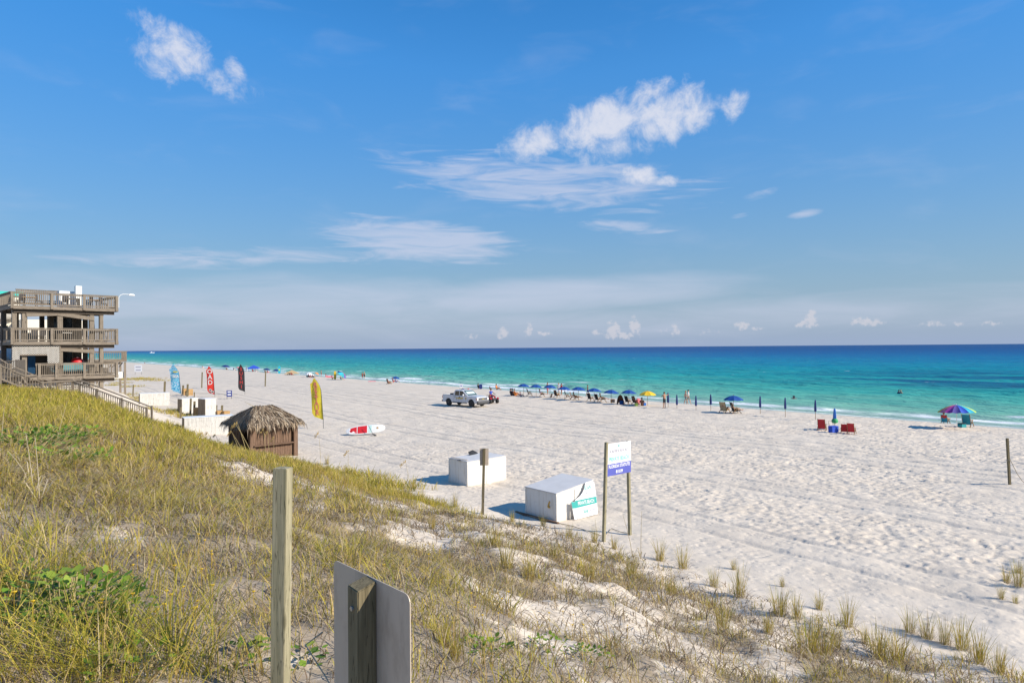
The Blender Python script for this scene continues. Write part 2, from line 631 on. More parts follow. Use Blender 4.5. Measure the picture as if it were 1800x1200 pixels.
# dark weed and deeper troughs offshore
weed = t.m('MULTIPLY', t.smooth(t.noise(t.vmul(ST, (1, .3, 1)), .05, 5, .65, .5), .43, .56), t.m('MULTIPLY', t.smooth(Sn, 112, 140), t.smooth(Sn, 260, 170)))
weed = t.m('MULTIPLY', weed, t.smooth(Tn, 110, 55))
depth = t.mix(t.m('MULTIPLY', weed, .85), depth, (.006, .085, .20, 1))
# foam: swash edge, broken breakers, scattered whitecaps
wob = t.m('MULTIPLY', t.m('SUBTRACT', t.noise(t.vmul(ST, (0, 1, 1)), .07, 3, .5), .5), 7.0)
Sw = t.m('ADD', Sn, wob)
lace = t.noise(t.vmul(ST, (1, .35, 1)), 1.6, 6, .7, .6)
gaps = t.noise(t.vmul(ST, (.15, 1, 1)), .055, 3, .5)


def band(center, hw, gap_lo, gap_hi, k=1.0):
    d = t.m('ABSOLUTE', t.m('SUBTRACT', Sw, center))
    return t.m('MULTIPLY', t.m('MULTIPLY', t.smooth(d, hw, hw * .3), t.smooth(gaps, gap_lo, gap_hi)), k)


fo = t.m('MAXIMUM', band(96.0, 1.8, .60, .66, .75), band(108.0, 1.8, .62, .68, .6))
fo = t.m('MAXIMUM', fo, band(73.6, 2.2, .38, .50))
fo = t.m('MAXIMUM', fo, band(79.5, 2.2, .47, .54, 1.0))
fo = t.m('MAXIMUM', fo, band(88.0, 2.1, .55, .61, .9))
fo = t.m('MAXIMUM', fo, t.m('MULTIPLY', t.smooth(t.m('ABSOLUTE', t.m('SUBTRACT', t.m('ADD', Sn, t.m('MULTIPLY', wob, .14)), 69.3)), .8, .15), .5))
foam = t.m('MULTIPLY', fo, t.smooth(lace, .30, .50))
caps = t.noise(t.vmul(ST, (1, .42, 1)), .42, 2, .5, .2)
caps = t.m('MULTIPLY', t.smooth(caps, .745, .79), t.smooth(Sn, 84, 110))
foam = t.m('MAXIMUM', foam, t.m('MULTIPLY', caps, .85))
colr = t.mix(foam, depth, (.78, .80, .80, 1))
t.l.new(colr, b.inputs['Base Color'])
b.inputs['IOR'].default_value = 1.33
t.l.new(t.m('ADD', .16, t.m('MULTIPLY', foam, .7)), b.inputs['Roughness'])
b.inputs['Specular IOR Level'].default_value = .5
w1 = t.noise(t.vmul(ST, (1, .38, 1)), .55, 5, .6, .3)
w2 = t.noise(t.vmul(ST, (1, .6, 1)), .09, 3, .5, .2)
hh = t.m('ADD', t.m('MULTIPLY', w1, 1.0), t.m('MULTIPLY', w2, 2.2))
bn = bump(t, b, hh, 1.0, .9)
# a wind-roughened sea never turns into a mirror at a low angle: matt body colour under a limited sheen
dif = t.new('ShaderNodeBsdfDiffuse')
t.l.new(colr, dif.inputs[0])
t.l.new(bn.outputs[0], dif.inputs['Normal'])
gls = t.new('ShaderNodeBsdfGlossy')
gls.inputs['Roughness'].default_value = .15
t.l.new(bn.outputs[0], gls.inputs['Normal'])
lw_ = t.new('ShaderNodeLayerWeight')
lw_.inputs[0].default_value = .25
t.l.new(bn.outputs[0], lw_.inputs['Normal'])
sheen = t.m('MULTIPLY', t.m('ADD', .02, t.m('MULTIPLY', t.m('POWER', lw_.outputs['Facing'], 3.0), .36)), t.m('SUBTRACT', 1.0, foam))
mxs = t.new('ShaderNodeMixShader')
t.l.new(sheen, mxs.inputs[0])
t.l.new(dif.outputs[0], mxs.inputs[1])
t.l.new(gls.outputs[0], mxs.inputs[2])
t.l.new(mxs.outputs[0], t.n['Material Output'].inputs['Surface'])
t.n.remove(b)

sw = np.array(steps(66.5, 130, .35, .8) + steps(130, 420, .9, 6)[1:] + list(420 * 1.25 ** np.arange(1, 21)))
tw = np.array([-30000, -12000, -5000, -2000, -900, -400, -200, -110] + steps(-80, 140, .9)[0:] + steps(140, 700, 1, 22)[1:] + list(700 * 1.35 ** np.arange(1, 14)))
Sg2, Tg2 = np.meshgrid(sw, tw)
S2, T2 = Sg2.ravel(), Tg2.ravel()
fade = sm(S2, 69, 76) * sm(S2, 420, 200)
wv = np.sin((S2 + (fbm(T2 * .05, S2 * .02, 3, 91) - .5) * 14) * 2 * np.pi / 7.5)
wv = np.where(wv > 0, wv ** 2, wv * .4)
swell = .16 * wv * (.3 + 1.2 * fbm(T2 * .045, S2 * .1, 2, 95)) + .14 * (fbm(S2 * .45, T2 * .2, 3, 97) - .5)
Z2 = WATER_Z + fade * swell
X2, Y2 = st2xy(S2, T2)
F2 = grid_faces(len(tw), len(sw))
me = new_mesh('sea', np.stack([X2, Y2, Z2], 1), F2, [MATS['sea_water']])
sea = tag(link('sea', me), 'turquoise sea turning deep blue at the horizon', None, None, 'structure')

# ------------------------------------------------------------------ mesh builder
class MB:
    def __init__(self):
        self.v = []
        self.f = []
        self.mi = []
        self.M = Matrix.Identity(4)
        self.cur = 0

    def add(self, vs, fs):
        n = len(self.v)
        self.v += [tuple(self.M @ Vector(p)) for p in vs]
        self.f += [tuple(i + n for i in f) for f in fs]
        self.mi += [self.cur] * len(fs)
        return self

    def box(self, c, s, rz=0.0, rx=0.0, ry=0.0, taper=1.0):
        M = Matrix.Translation(Vector(c)) @ Matrix.Rotation(rz, 4, 'Z') @ Matrix.Rotation(ry, 4, 'Y') @ Matrix.Rotation(rx, 4, 'X')
        h = [x / 2 for x in s]
        vs = []
        for dz in (-1, 1):
            k = taper if dz > 0 else 1
            for dx, dy in ((-1, -1), (1, -1), (1, 1), (-1, 1)):
                vs.append(M @ Vector((dx * h[0] * k, dy * h[1] * k, dz * h[2])))
        return self.add(vs, [(3, 2, 1, 0), (4, 5, 6, 7), (0, 1, 5, 4), (1, 2, 6, 5), (2, 3, 7, 6), (3, 0, 4, 7)])

    def beam(self, a, b, w, h, up=(0, 0, 1)):
        """rectangular bar from a to b, w across, h along up"""
        a, b = Vector(a), Vector(b)
        d = (b - a).normalized()
        u = Vector(up)
        r = d.cross(u)
        if r.length < 1e-5:
            r = d.cross(Vector((1, 0, 0)))
        r.normalize()
        u = r.cross(d).normalized()
        vs = []
        for p in (a, b):
            for i, j in ((-1, -1), (1, -1), (1, 1), (-1, 1)):
                vs.append(p + r * (i * w / 2) + u * (j * h / 2))
        return self.add(vs, [(0, 1, 2, 3), (7, 6, 5, 4), (1, 0, 4, 5), (2, 1, 5, 6), (3, 2, 6, 7), (0, 3, 7, 4)])

    def tube(self, pts, rad, n=8, cap=True):
        pts = [Vector(p) for p in pts]
        if not hasattr(rad, '__len__'):
            rad = [rad] * len(pts)
        vs = []
        prev = None
        for i, p in enumerate(pts):
            d = (pts[min(i + 1, len(pts) - 1)] - pts[max(i - 1, 0)]).normalized()
            if prev is None:
                a = d.cross(Vector((0, 0, 1)))
                if a.length < 1e-3:
                    a = d.cross(Vector((1, 0, 0)))
            else:
                a = prev - d * prev.dot(d)
            a.normalize()
            prev = a
            b = d.cross(a)
            for k in range(n):
                an = 2 * math.pi * k / n
                vs.append(p + (a * math.cos(an) + b * math.sin(an)) * rad[i])
        fs = []
        for i in range(len(pts) - 1):
            for k in range(n):
                k2 = (k + 1) % n
                fs.append((i * n + k, i * n + k2, (i + 1) * n + k2, (i + 1) * n + k))
        if cap:
            fs.append(tuple(range(n))[::-1])
            fs.append(tuple((len(pts) - 1) * n + k for k in range(n)))
        return self.add(vs, fs)

    def lathe(self, prof, n=16, sx=1, sy=1, c=(0, 0, 0), axis='Z'):
        vs = []
        for (r, z) in prof:
            for k in range(n):
                an = 2 * math.pi * k / n
                p = (r * math.cos(an) * sx, r * math.sin(an) * sy, z)
                if axis == 'X':
                    p = (p[2], p[0], p[1])
                elif axis == 'Y':
                    p = (p[0], p[2], p[1])
                vs.append((p[0] + c[0], p[1] + c[1], p[2] + c[2]))
        fs = []
        for i in range(len(prof) - 1):
            for k in range(n):
                k2 = (k + 1) % n
                fs.append((i * n + k, i * n + k2, (i + 1) * n + k2, (i + 1) * n + k))
        fs.append(tuple(range(n))[::-1])
        fs.append(tuple((len(prof) - 1) * n + k for k in range(n)))
        return self.add(vs, fs)

    def prism(self, outline, d, axis='Y'):
        """outline in a plane (u, w), extruded from -d/2 to d/2 along axis"""
        n = len(outline)
        vs = []
        for s in (-d / 2, d / 2):
            for (u, w) in outline:
                vs.append({'Y': (u, s, w), 'X': (s, u, w), 'Z': (u, w, s)}[axis])
        fs = [tuple(range(n)), tuple(range(n, 2 * n))[::-1]]
        for i in range(n):
            j = (i + 1) % n
            fs.append((j, i, i + n, j + n))
        return self.add(vs, fs)

    def build(self, name, mat, parent=None, smooth=False, loc=None, bevel=0):
        me = bpy.data.meshes.new(name)
        me.from_pydata(self.v, [], self.f)
        for mm in (mat if isinstance(mat, (list, tuple)) else [mat]):
            me.materials.append(MATS[mm] if isinstance(mm, str) else mm)
        if isinstance(mat, (list, tuple)):
            me.polygons.foreach_set('material_index', self.mi)
        bm = bmesh.new()
        bm.from_mesh(me)
        bmesh.ops.recalc_face_normals(bm, faces=bm.faces)
        if bevel:
            bmesh.ops.bevel(bm, geom=[e for e in bm.edges if e.calc_face_angle(0) > .6], offset=bevel, segments=2, affect='EDGES', clamp_overlap=True)
        bm.to_mesh(me)
        bm.free()
        if smooth:
            me.polygons.foreach_set('use_smooth', [True] * len(me.polygons))
            try:
                me.set_sharp_from_angle(angle=R(45))
            except Exception:
                pass
        me.update()
        o = link(name, me, parent)
        if loc is not None:
            o.location = loc
        return o


def empty(name, loc, rz=0.0):
    o = bpy.data.objects.new(name, None)
    COL.objects.link(o)
    o.empty_display_size = .2
    o.location = loc
    o.rotation_euler = (0, 0, rz)
    return o


def copy_tree(o, parent=None):
    c = o.copy()
    COL.objects.link(c)
    c.parent = parent
    for ch in list(o.children):
        copy_tree(ch, c)
    return c


def inst(name, src, parent, loc=(0, 0, 0), rot=None, scale=None):
    """another object on the mesh of src"""
    o = link(name, src.data if hasattr(src, 'data') else src, parent)
    o.location = loc
    if rot:
        o.rotation_euler = rot
    if scale:
        o.scale = scale
    return o


_fonts = {}


def lettering(txt, size, mat, parent, loc, rot, name='lettering', align='CENTER', sx=1.0, ext=.003, bold=0.0):
    cu = bpy.data.curves.new('txt', 'FONT')
    cu.body = txt
    cu.size = size
    cu.align_x = align
    cu.align_y = 'CENTER'
    cu.extrude = ext
    cu.offset = bold
    cu.resolution_u = 2
    ob = bpy.data.objects.new('txt', cu)
    COL.objects.link(ob)
    bpy.context.view_layer.update()
    me = bpy.data.meshes.new_from_object(ob.evaluated_get(bpy.context.evaluated_depsgraph_get()))
    bpy.data.objects.remove(ob)
    bpy.data.curves.remove(cu)
    me.materials.clear()
    me.materials.append(MATS[mat])
    o = link(name, me, parent)
    o.location = loc
    o.rotation_euler = rot
    o.scale = (sx, 1, 1)
    return o


# ------------------------------------------------------------------ vegetation
def leafmat(name, rough=.7, trans=.3):
    m = bpy.data.materials.new(name)
    m.use_nodes = True
    MATS[name] = m
    t = NT(m.node_tree)
    t.n.clear()
    at_ = t.new('ShaderNodeAttribute', attribute_name='tint')
    d = t.new('ShaderNodeBsdfPrincipled')
    d.inputs['Roughness'].default_value = rough
    d.inputs['Specular IOR Level'].default_value = .15
    t.l.new(at_.outputs['Color'], d.inputs['Base Color'])
    tr = t.new('ShaderNodeBsdfTranslucent')
    t.l.new(at_.outputs['Color'], tr.inputs['Color'])
    mx = t.new('ShaderNodeMixShader')
    mx.inputs[0].default_value = trans
    t.l.new(d.outputs[0], mx.inputs[1])
    t.l.new(tr.outputs[0], mx.inputs[2])
    o = t.new('ShaderNodeOutputMaterial')
    t.l.new(mx.outputs[0], o.inputs[0])
    return m


leafmat('grass_blade')
leafmat('leaf', .5, .25)

PALETTE = np.array([[.50, .405, .06], [.43, .37, .05], [.56, .43, .10], [.33, .31, .045], [.20, .23, .035], [.55, .40, .15], [.36, .235, .10], [.56, .445, .24]])


def blades(base, hgt, wid, az, lean, col, droop=0.0):
    """bent tapering blades: arrays base (n,3), hgt, wid, az, lean, col (n,3) -> verts, tris, colours"""
    n = len(base)
    d = np.stack([np.cos(az), np.sin(az), np.zeros(n)], 1)
    wa = az + np.pi / 2 + rng.normal(0, .5, n)
    w = np.stack([np.cos(wa), np.sin(wa), np.zeros(n)], 1)
    up = np.array([0, 0, 1.0])
    lv = []
    for u, k in ((0, .8), (.42, 1.0), (.76, .7)):
        rise = hgt * (u - droop * u * u * lean)
        p = base + up * rise[:, None] + d * (hgt * lean * (u ** 1.7))[:, None]
        lv.append(p - w * (wid * k / 2)[:, None])
        lv.append(p + w * (wid * k / 2)[:, None])
    rise = hgt * (1 - droop * lean)
    lv.append(base + up * rise[:, None] + d * (hgt * lean)[:, None])
    V = np.stack(lv, 1).reshape(-1, 3)
    o = np.arange(n)[:, None] * 7
    T = np.concatenate([o + np.array(q) for q in ([0, 1, 3], [0, 3, 2], [2, 3, 5], [2, 5, 4], [4, 5, 6])], 1).reshape(-1, 3)
    C = np.repeat(np.concatenate([col, np.ones((n, 1))], 1), 7, 0)
    return V, T, C


def tint_mesh(name, V, T, C, mat):
    me = new_mesh(name, V, T, [MATS[mat]], smooth=False)
    a = me.attributes.new('tint', 'FLOAT_COLOR', 'POINT')
    a.data.foreach_set('color', C.astype(np.float32).ravel())
    return me


def in_view(x, y, z, m=.14):
    return (y > 1.2) & (np.abs(x) < (.75 + m) * y + .8) & ((CAM_Z - z) < (.49 + m) * y + .6)


def scatter(n, s0, s1, t0, t1, dens=None, dmin=0, dmax=1e9):
    s = rng.uniform(s0, s1, n)
    t = rng.uniform(t0, t1, n)
    x, y = st2xy(s, t)
    z = height(s, t)
    k = in_view(x, y, z)
    r = np.hypot(x, y)
    k &= (r >= dmin) & (r < dmax)
    if dens is not None:
        k &= rng.random(n) < dens(s, t)
    return s[k], t[k], x[k], y[k], z[k]


def clump_blades(cx, cy, nb, spread, h0, wid, lean0, pal_w, hvar=.3):
    """many blades round each clump centre"""
    n = len(cx)
    idx = np.repeat(np.arange(n), nb)
    N = len(idx)
    a = rng.uniform(0, 2 * np.pi, N)
    r = spread[idx] * np.sqrt(rng.random(N))
    x = cx[idx] + r * np.cos(a)
    y = cy[idx] + r * np.sin(a)
    s, t = xy2st(x, y)
    z = height(s, t) - .02
    h = h0[idx] * rng.uniform(.45, 1.15, N)
    az = a + rng.normal(0, .7, N)
    # the sea breeze lays the blades over a little towards the land
    lean = np.clip(lean0[idx] * (.4 + 1.0 * rng.random(N)) + .15 * r / np.maximum(spread[idx], .01), 0, 1.3)
    pw = pal_w if pal_w.ndim == 2 else np.tile(pal_w, (n, 1))
    cs = np.cumsum(pw / pw.sum(1, keepdims=True), 1)
    u = rng.random(N)
    ci = (u[:, None] > cs[idx]).sum(1).clip(0, len(PALETTE) - 1)
    col = PALETTE[ci] * rng.uniform(.75, 1.2, (N, 1))
    w = wid[idx] * rng.uniform(.7, 1.3, N)
    return blades(np.stack([x, y, z], 1), h, w, az, lean, col, .35)


def merge(parts):
    Vs, Ts, Cs = [], [], []
    n = 0
    for V, T, C in parts:
        Vs.append(V)
        Ts.append(T + n)
        Cs.append(C)
        n += len(V)
    return np.concatenate(Vs), np.concatenate(Ts), np.concatenate(Cs)


parts = []
W_LONG = np.array([.30, .24, .18, .14, .07, .10, .05, .05])
W_DRY = np.array([.16, .10, .22, .06, .03, .26, .16, .16])


def pal_mix(s, t):
    g = sm(fbm(s * .4, t * .4, 2, 83), .35, .65)[:, None]
    return W_LONG * g * .75 + W_DRY * (1.15 - g)


# near: 0-14 m
s, t, x, y, z = scatter(52000, -3, 17, -4, 16, cover, 1.6, 14)
sel = rng.random(len(s)) < np.interp(np.hypot(x, y), [2, 6, 14], [.16, .30, .36])
s, t, x, y, z = s[sel], t[sel], x[sel], y[sel], z[sel]
k = len(s)
long_ = sm(s, 6.5, 2.0) * sm(fbm(s * .5, t * .5, 2, 87), .25, .6)
hh_ = .09 + .30 * rng.random(k) ** 1.6 + .30 * long_ * rng.random(k)
parts.append(clump_blades(x, y, 11, .07 + .14 * rng.random(k), hh_, .0045 + .0035 * rng.random(k) ** 2, .35 + .6 * long_ + .3 * rng.random(k), pal_mix(s, t)))
# middle: 14-30 m
s, t, x, y, z = scatter(30000, -4, 17, 0, 34, cover, 14, 30)
k = len(s)
parts.append(clump_blades(x, y, 8, .14 + .2 * rng.random(k), .16 + .24 * rng.random(k) + .12 * sm(t, 14, 26), .009 + .004 * rng.random(k), .35 + .2 * rng.random(k), pal_mix(s, t) + W_LONG * sm(t, 12, 24)[:, None]))
# far: 30-75 m
s, t, x, y, z = scatter(22000, -6, 17, 22, 75, cover, 30, 80)
k = len(s)
parts.append(clump_blades(x, y, 8, .2 + .25 * rng.random(k), .3 + .3 * rng.random(k), .02 + .01 * rng.random(k), .4 + .2 * rng.random(k), np.tile(W_LONG, (k, 1))))
# long arching clumps in the near left corner
W_ARCH = np.array([.26, .26, .12, .20, .14, .08, .02, .02])
cxs, cys = [], []
for (px, py) in [(10, 1190), (45, 1150), (90, 1195), (20, 1090), (70, 1040), (15, 1000), (135, 1170), (175, 1195), (205, 1150), (60, 960), (10, 920), (110, 1010), (180, 1020), (235, 1110), (280, 1190), (300, 1120), (25, 1045), (150, 1130), (220, 1190), (330, 1180), (380, 1195), (260, 1040)]:
    g = gp(px, py)
    cxs.append(g.x)
    cys.append(g.y)
k = len(cxs)
parts.append(clump_blades(np.array(cxs), np.array(cys), 46, np.full(k, .13), .42 + .30 * rng.random(k), np.full(k, .0055), np.full(k, .8), np.tile(W_ARCH, (k, 1))))
V, T, C = merge(parts)
o = tag(link('dune_grass', tint_mesh('dune_grass', V, T, C, 'grass_blade')), 'thin yellow-green grass covering the sand dune', 'grass', None, 'stuff')

# dead stems and thatch lying between the clumps
s, t, x, y, z = scatter(150000, -3, 17, -4, 26, lambda a, b: (.38 + .62 * cover(a, b)) * sm(a, 16.4, 14.2), 1.6, 24)
sel = (rng.random(len(s)) < np.interp(np.hypot(x, y), [2, 8, 24], [.42, .9, .8]))
s, t, x, y, z = s[sel], t[sel], x[sel], y[sel], z[sel]
k = len(s)
dead = np.array([[.27, .195, .12], [.40, .31, .195], [.17, .12, .08], [.50, .41, .28], [.33, .27, .195]])
col = dead[rng.integers(0, 5, k)] * rng.uniform(.7, 1.25, (k, 1))
dist = np.hypot(x, y)
V, T, C = blades(np.stack([x, y, z + .01], 1), rng.uniform(.07, .28, k), (.0045 + .0008 * dist) * rng.uniform(.7, 1.3, k), rng.uniform(0, 6.28, k), rng.uniform(.7, 1.6, k), col, .45)
o = tag(link('dry_thatch', tint_mesh('dry_thatch', V, T, C, 'grass_blade')), 'brown dead stems and dry thatch lying on the dune', 'thatch', None, 'stuff')


# single tufts standing on the bare sand at the foot of the dune
def make_tuft(seed):
    n = 85
    a = rng.uniform(0, 6.28, n)
    r = .10 * np.sqrt(rng.random(n))
    h = rng.uniform(.28, .72, n)
    ci = rng.choice(8, n, p=(W_LONG + W_DRY) / (W_LONG + W_DRY).sum())
    col = PALETTE[ci] * rng.uniform(.75, 1.15, (n, 1))
    A = blades(np.stack([r * np.cos(a), r * np.sin(a), np.full(n, -.03)], 1), h, rng.uniform(.004, .008, n), a + rng.normal(0, .5, n), rng.uniform(.03, .5, n), col, .3)
    n = 46
    a = rng.uniform(0, 6.28, n)
    r = .16 * np.sqrt(rng.random(n))
    col = dead[rng.integers(0, 5, n)] * rng.uniform(.8, 1.2, (n, 1))
    B = blades(np.stack([r * np.cos(a), r * np.sin(a), np.full(n, -.01)], 1), rng.uniform(.1, .32, n), rng.uniform(.004, .007, n), a + rng.normal(0, .8, n), rng.uniform(.5, 1.3, n), col, .4)
    me = tint_mesh('living_blades', *A, 'grass_blade')
    mb_ = tint_mesh('dead_blades', *B, 'grass_blade')
    return me, mb_


TUFTS = [make_tuft(i) for i in range(6)]
tuft_px = [(1160, 985, 1.0), (1200, 1000, 1.1), (1255, 1030, .8), (1300, 1050, 1.15), (1290, 1000, .5), (1370, 1080, 1.1), (1400, 1085, .8), (1440, 1070, .7), (1490, 1100, .9),
           (1545, 1160, 1.1), (1580, 1165, 1.3), (1600, 1110, .8), (1630, 1120, .9), (1660, 1130, .8), (1690, 1140, 1.0), (1720, 1165, 1.1), (1755, 1180, .9), (1420, 1170, 1.2),
           (1445, 1185, 1.0), (1470, 1140, .6), (1350, 1120, .7), (1270, 1120, .8), (1080, 965, .8), (1045, 955, .9), (1000, 945, .8), (955, 925, .9), (900, 915, .8), (800, 890, 1.0), (740, 880, 1.1), (725, 860, .8),
           (680, 850, .9), (640, 860, .9), (870, 985, 1.0), (890, 1010, 1.0), (930, 1030, .9), (975, 1000, .8), (1035, 1040, .9), (1110, 1020, 1.0), (830, 935, .7), (760, 940, .8),
           (1770, 1020, .7), (1790, 1030, .9), (1790, 1005, .6), (1760, 1055, .5), (1785, 1060, .4), (1520, 1130, .5), (1375, 1030, .4), (610, 830, .9), (575, 815, .9), (1180, 1060, .8), (780, 1150, .45), (800, 1170, .4)]
for i, (px, py, k) in enumerate(tuft_px):
    g = gp(px, py)
    o = tag(empty('grass_tuft', g, random.uniform(0, 6.28)), 'upright yellow-green grass tuft rooted in pale sand at the dune foot', 'grass tuft', 'single grass tufts at the foot of the dune')
    k *= 1.2 if px > 1100 else .95
    o.scale = (k, k, k * random.uniform(.95, 1.25))
    a, b_ = TUFTS[i % 6]
    link('living_blades', a, o)
    link('dead_blades', b_, o)


# tall sea oats: a thin bent stalk with a drooping seed head
def sea_oat(base, top, label, head=True, rad=.006, col='oat_stalk'):
    base, top = Vector(base), Vector(top)
    d = top - base
    side = Vector((d.x, d.y, 0))
    o = empty('sea_oat', base)
    pts = [Vector((0, 0, -.05)), d * .35 - side * .10, d * .7 - side * .08, d]
    MB().tube(pts, [rad, rad * .85, rad * .65, rad * .4], 5).build('stalk', col, o, True)
    m_ = MB()
    for q in range(3):
        a = random.uniform(0, 6.28)
        ca, sa, w_ = math.cos(a), math.sin(a), rad * .9
        m_.add([(-sa * w_, ca * w_, 0), (sa * w_, -ca * w_, 0), (.16 * ca + sa * w_, .16 * sa - ca * w_, .26), (.16 * ca - sa * w_, .16 * sa + ca * w_, .26), (.36 * ca, .36 * sa, .27)], [(0, 1, 2, 3), (3, 2, 4)])
    m_.build('leaf', col, o)
    if head:
        m_ = MB()
        hl = min(.34, d.length * .25)
        drop = Vector((-.5, .2, -.55)).normalized()
        for q in range(16):
            u = q / 16
            p = d + drop * (hl * u) + Vector((random.uniform(-.04, .04), random.uniform(-.04, .04), random.uniform(-.03, .03)))
            ln = rad * 9
            m_.add([p, p + Vector((.012, 0, -ln * .5)), p + Vector((-.005, .01, -ln)), p + Vector((-.014, -.006, -ln * .5))], [(0, 1, 2), (0, 2, 3), (0, 3, 1), (1, 3, 2)])
        m_.build('seed_head', 'oat_head', o)
    tag(o, label, 'sea oat', 'tall sea oats')
    return o


simple('oat_stalk', (.40, .31, .14), .8, .2)
simple('oat_head', (.48, .33, .12), .8, .2)
simple('oat_pale', (.55, .46, .33), .8, .2)
# (base px, base py, top px, top py, distance) : stalks before the straw hut, on the left of the dune and by the signs
for (bx, by, tx, ty, Yd, lab, hd, rd) in [
        (447, 788, 412, 742, 35, 'golden sea oat bending across the dark side of the thatched hut', True, .018),
        (436, 786, 416, 740, 36, 'golden sea oat bending across the dark side of the thatched hut', True, .018),
        (432, 780, 405, 756, 37, 'golden sea oat bending across the dark side of the thatched hut', True, .016),
        (424, 782, 410, 765, 36, 'golden sea oat bending across the dark side of the thatched hut', False, .014),
        (468, 786, 463, 752, 35, 'golden sea oat standing before the brown shutter of the thatched hut', True, .014),
        (474, 788, 470, 756, 36, 'golden sea oat standing before the brown shutter of the thatched hut', True, .014),
        (480, 786, 482, 766, 36, 'golden sea oat standing before the brown shutter of the thatched hut', True, .013),
        (362, 772, 355, 758, 44, 'low sea oat with a brown head against the white wall', True, .016),
        (374, 772, 364, 758, 44, 'low sea oat with a brown head against the white wall', True, .016),
        (385, 774, 378, 762, 44, 'low sea oat with a brown head against the white wall', True, .016)]:
    top = at(tx, ty, Yd)
    b0 = at(bx, by, Yd)
    b0.z = gz(b0.x, b0.y)
    sea_oat(b0, top, lab, hd, rd)
for (bx, by, tx, ty, Yd, lab) in [
        (60, 960, 45, 760, 8.5, 'tall bare sea oat stalk rising from the long grass'), (70, 970, 62, 770, 8.2, 'tall bare sea oat stalk rising from the long grass'),
        (52, 900, 12, 790, 9.5, 'tall bare sea oat stalk rising from the long grass'), (98, 765, 118, 706, 14, 'tall bare sea oat stalk rising from the long grass'), (2, 780, 8, 712, 13, 'tall bare sea oat stalk rising from the long grass'),
        (1112, 955, 1095, 905, 21, 'thin brown sea oat stalk beside the blue and white beach sign'), (1126, 960, 1128, 898, 21, 'thin brown sea oat stalk beside the blue and white beach sign'), (1050, 950, 1046, 912, 22, 'thin brown sea oat stalk beside the blue and white beach sign'),
        (612, 830, 612, 790, 27, 'slender sea oat at the dune edge past the thatched hut'), (724, 850, 712, 808, 27, 'slender sea oat at the dune edge past the thatched hut'), (565, 800, 560, 758, 30, 'slender sea oat at the dune edge past the thatched hut'),
        (1705, 1160, 1698, 1080, 12.3, 'dark dead stalk standing alone at the foot of the dune')]:
    top = at(tx, ty, Yd)
    b0 = at(bx, by, Yd)
    b0.z = gz(b0.x, b0.y)
    sea_oat(b0, top, lab, 'dead' not in lab and 'slender' in lab, .0045 if Yd < 15 else .009, 'oat_pale' if Yd < 15 and 'dead' not in lab else 'oat_stalk')


# low broad-leaved plants in the dune
def leafy(name, base, n, spread, size, hgt, label, cols, group='broad-leaved plants in the dune'):
    o = empty(name, base)
    Vs, Ts, Cs = [], [], []
    k = 0
    stem = MB()
    for i in range(n):
        a = random.uniform(0, 6.28)
        r = spread * math.sqrt(random.random())
        h = hgt * random.uniform(.25, 1) * (1 - .5 * r / spread)
        p = Vector((r * math.cos(a), r * math.sin(a), h))
        sz_ = size * random.uniform(.6, 1.25)
        d = Vector((math.cos(a + random.uniform(-1, 1)), math.sin(a + random.uniform(-1, 1)), random.uniform(-.2, .9))).normalized()
        w = d.cross(Vector((0, 0, 1))).normalized()
        up = w.cross(d)
        q = [p, p + d * sz_ * .35 + w * sz_ * .3 + up * .05 * sz_, p + d * sz_ * .75 + w * sz_ * .26, p + d * sz_, p + d * sz_ * .75 - w * sz_ * .26, p + d * sz_ * .35 - w * sz_ * .3 + up * .05 * sz_]
        Vs += q
        Ts += [(k, k + 1, k + 2), (k, k + 2, k + 3), (k, k + 3, k + 4), (k, k + 4, k + 5)]
        c = random.choice(cols)
        f = random.uniform(.75, 1.2)
        Cs += [(c[0] * f, c[1] * f, c[2] * f, 1)] * 6
        k += 6
        if i % 3 == 0:
            tb = MB() if n <= 30 else stem
            tb.tube([(r * .5 * math.cos(a), r * .5 * math.sin(a), -.03), p], [.006, .003], 4)
            if n <= 30:
                tb.build('stem', 'oat_stalk', o)
    link('foliage', tint_mesh('foliage', np.array(Vs), np.array(Ts), np.array(Cs), 'leaf'), o)
    if n > 30:
        stem.build('stem', 'oat_stalk', o)['kind'] = 'stuff'
    return tag(o, label, 'plant', group)


G1 = [(.16, .28, .03), (.22, .34, .045), (.28, .36, .05), (.10, .18, .025)]
G2 = [(.16, .22, .04), (.22, .26, .05), (.28, .28, .06)]
for (px, py, n, sp, sz_, hg, lab) in [
        (105, 1095, 300, .45, .075, .42, 'larger of two bright green broad-leaved shrubs among arching grass'),
        (160, 1080, 180, .36, .07, .36, 'smaller of two bright green broad-leaved shrubs among arching grass'),
        (40, 1040, 60, .25, .07, .25, 'small green leafy plant in the long grass'),
        (45, 790, 420, 1.0, .10, .5, 'wide dark green bush low on the dune crest'),
        (110, 780, 300, .8, .10, .45, 'round dark green bush beside the wide one on the dune crest'),
        (95, 815, 260, .9, .10, .35, 'sparse low dark green bush downhill of two others'),
        (530, 1162, 22, .16, .075, .12, 'round-leaved creeping plant at the foot of the tall bare post'),
        (430, 1158, 24, .2, .075, .12, 'round-leaved creeping plant on the grey thatch'),
        (850, 1170, 60, .22, .05, .12, 'low green creeper right of the grey-backed sign plate'),
        (965, 1160, 50, .2, .05, .16, 'upright little green creeper between two others on bare sand'),
        (1030, 1180, 70, .25, .045, .14, 'widest low green creeper on bare dune sand'),
        (240, 1185, 60, .25, .06, .22, 'green plant shaded beneath arching grass'),
        (385, 905, 120, .5, .06, .2, 'low green patch of leaves in the middle of the dune')]:
    leafy('leafy_plant', gp(px, py), n, sp, sz_, hg, lab, G1 if py > 1030 or py < 830 else G2)

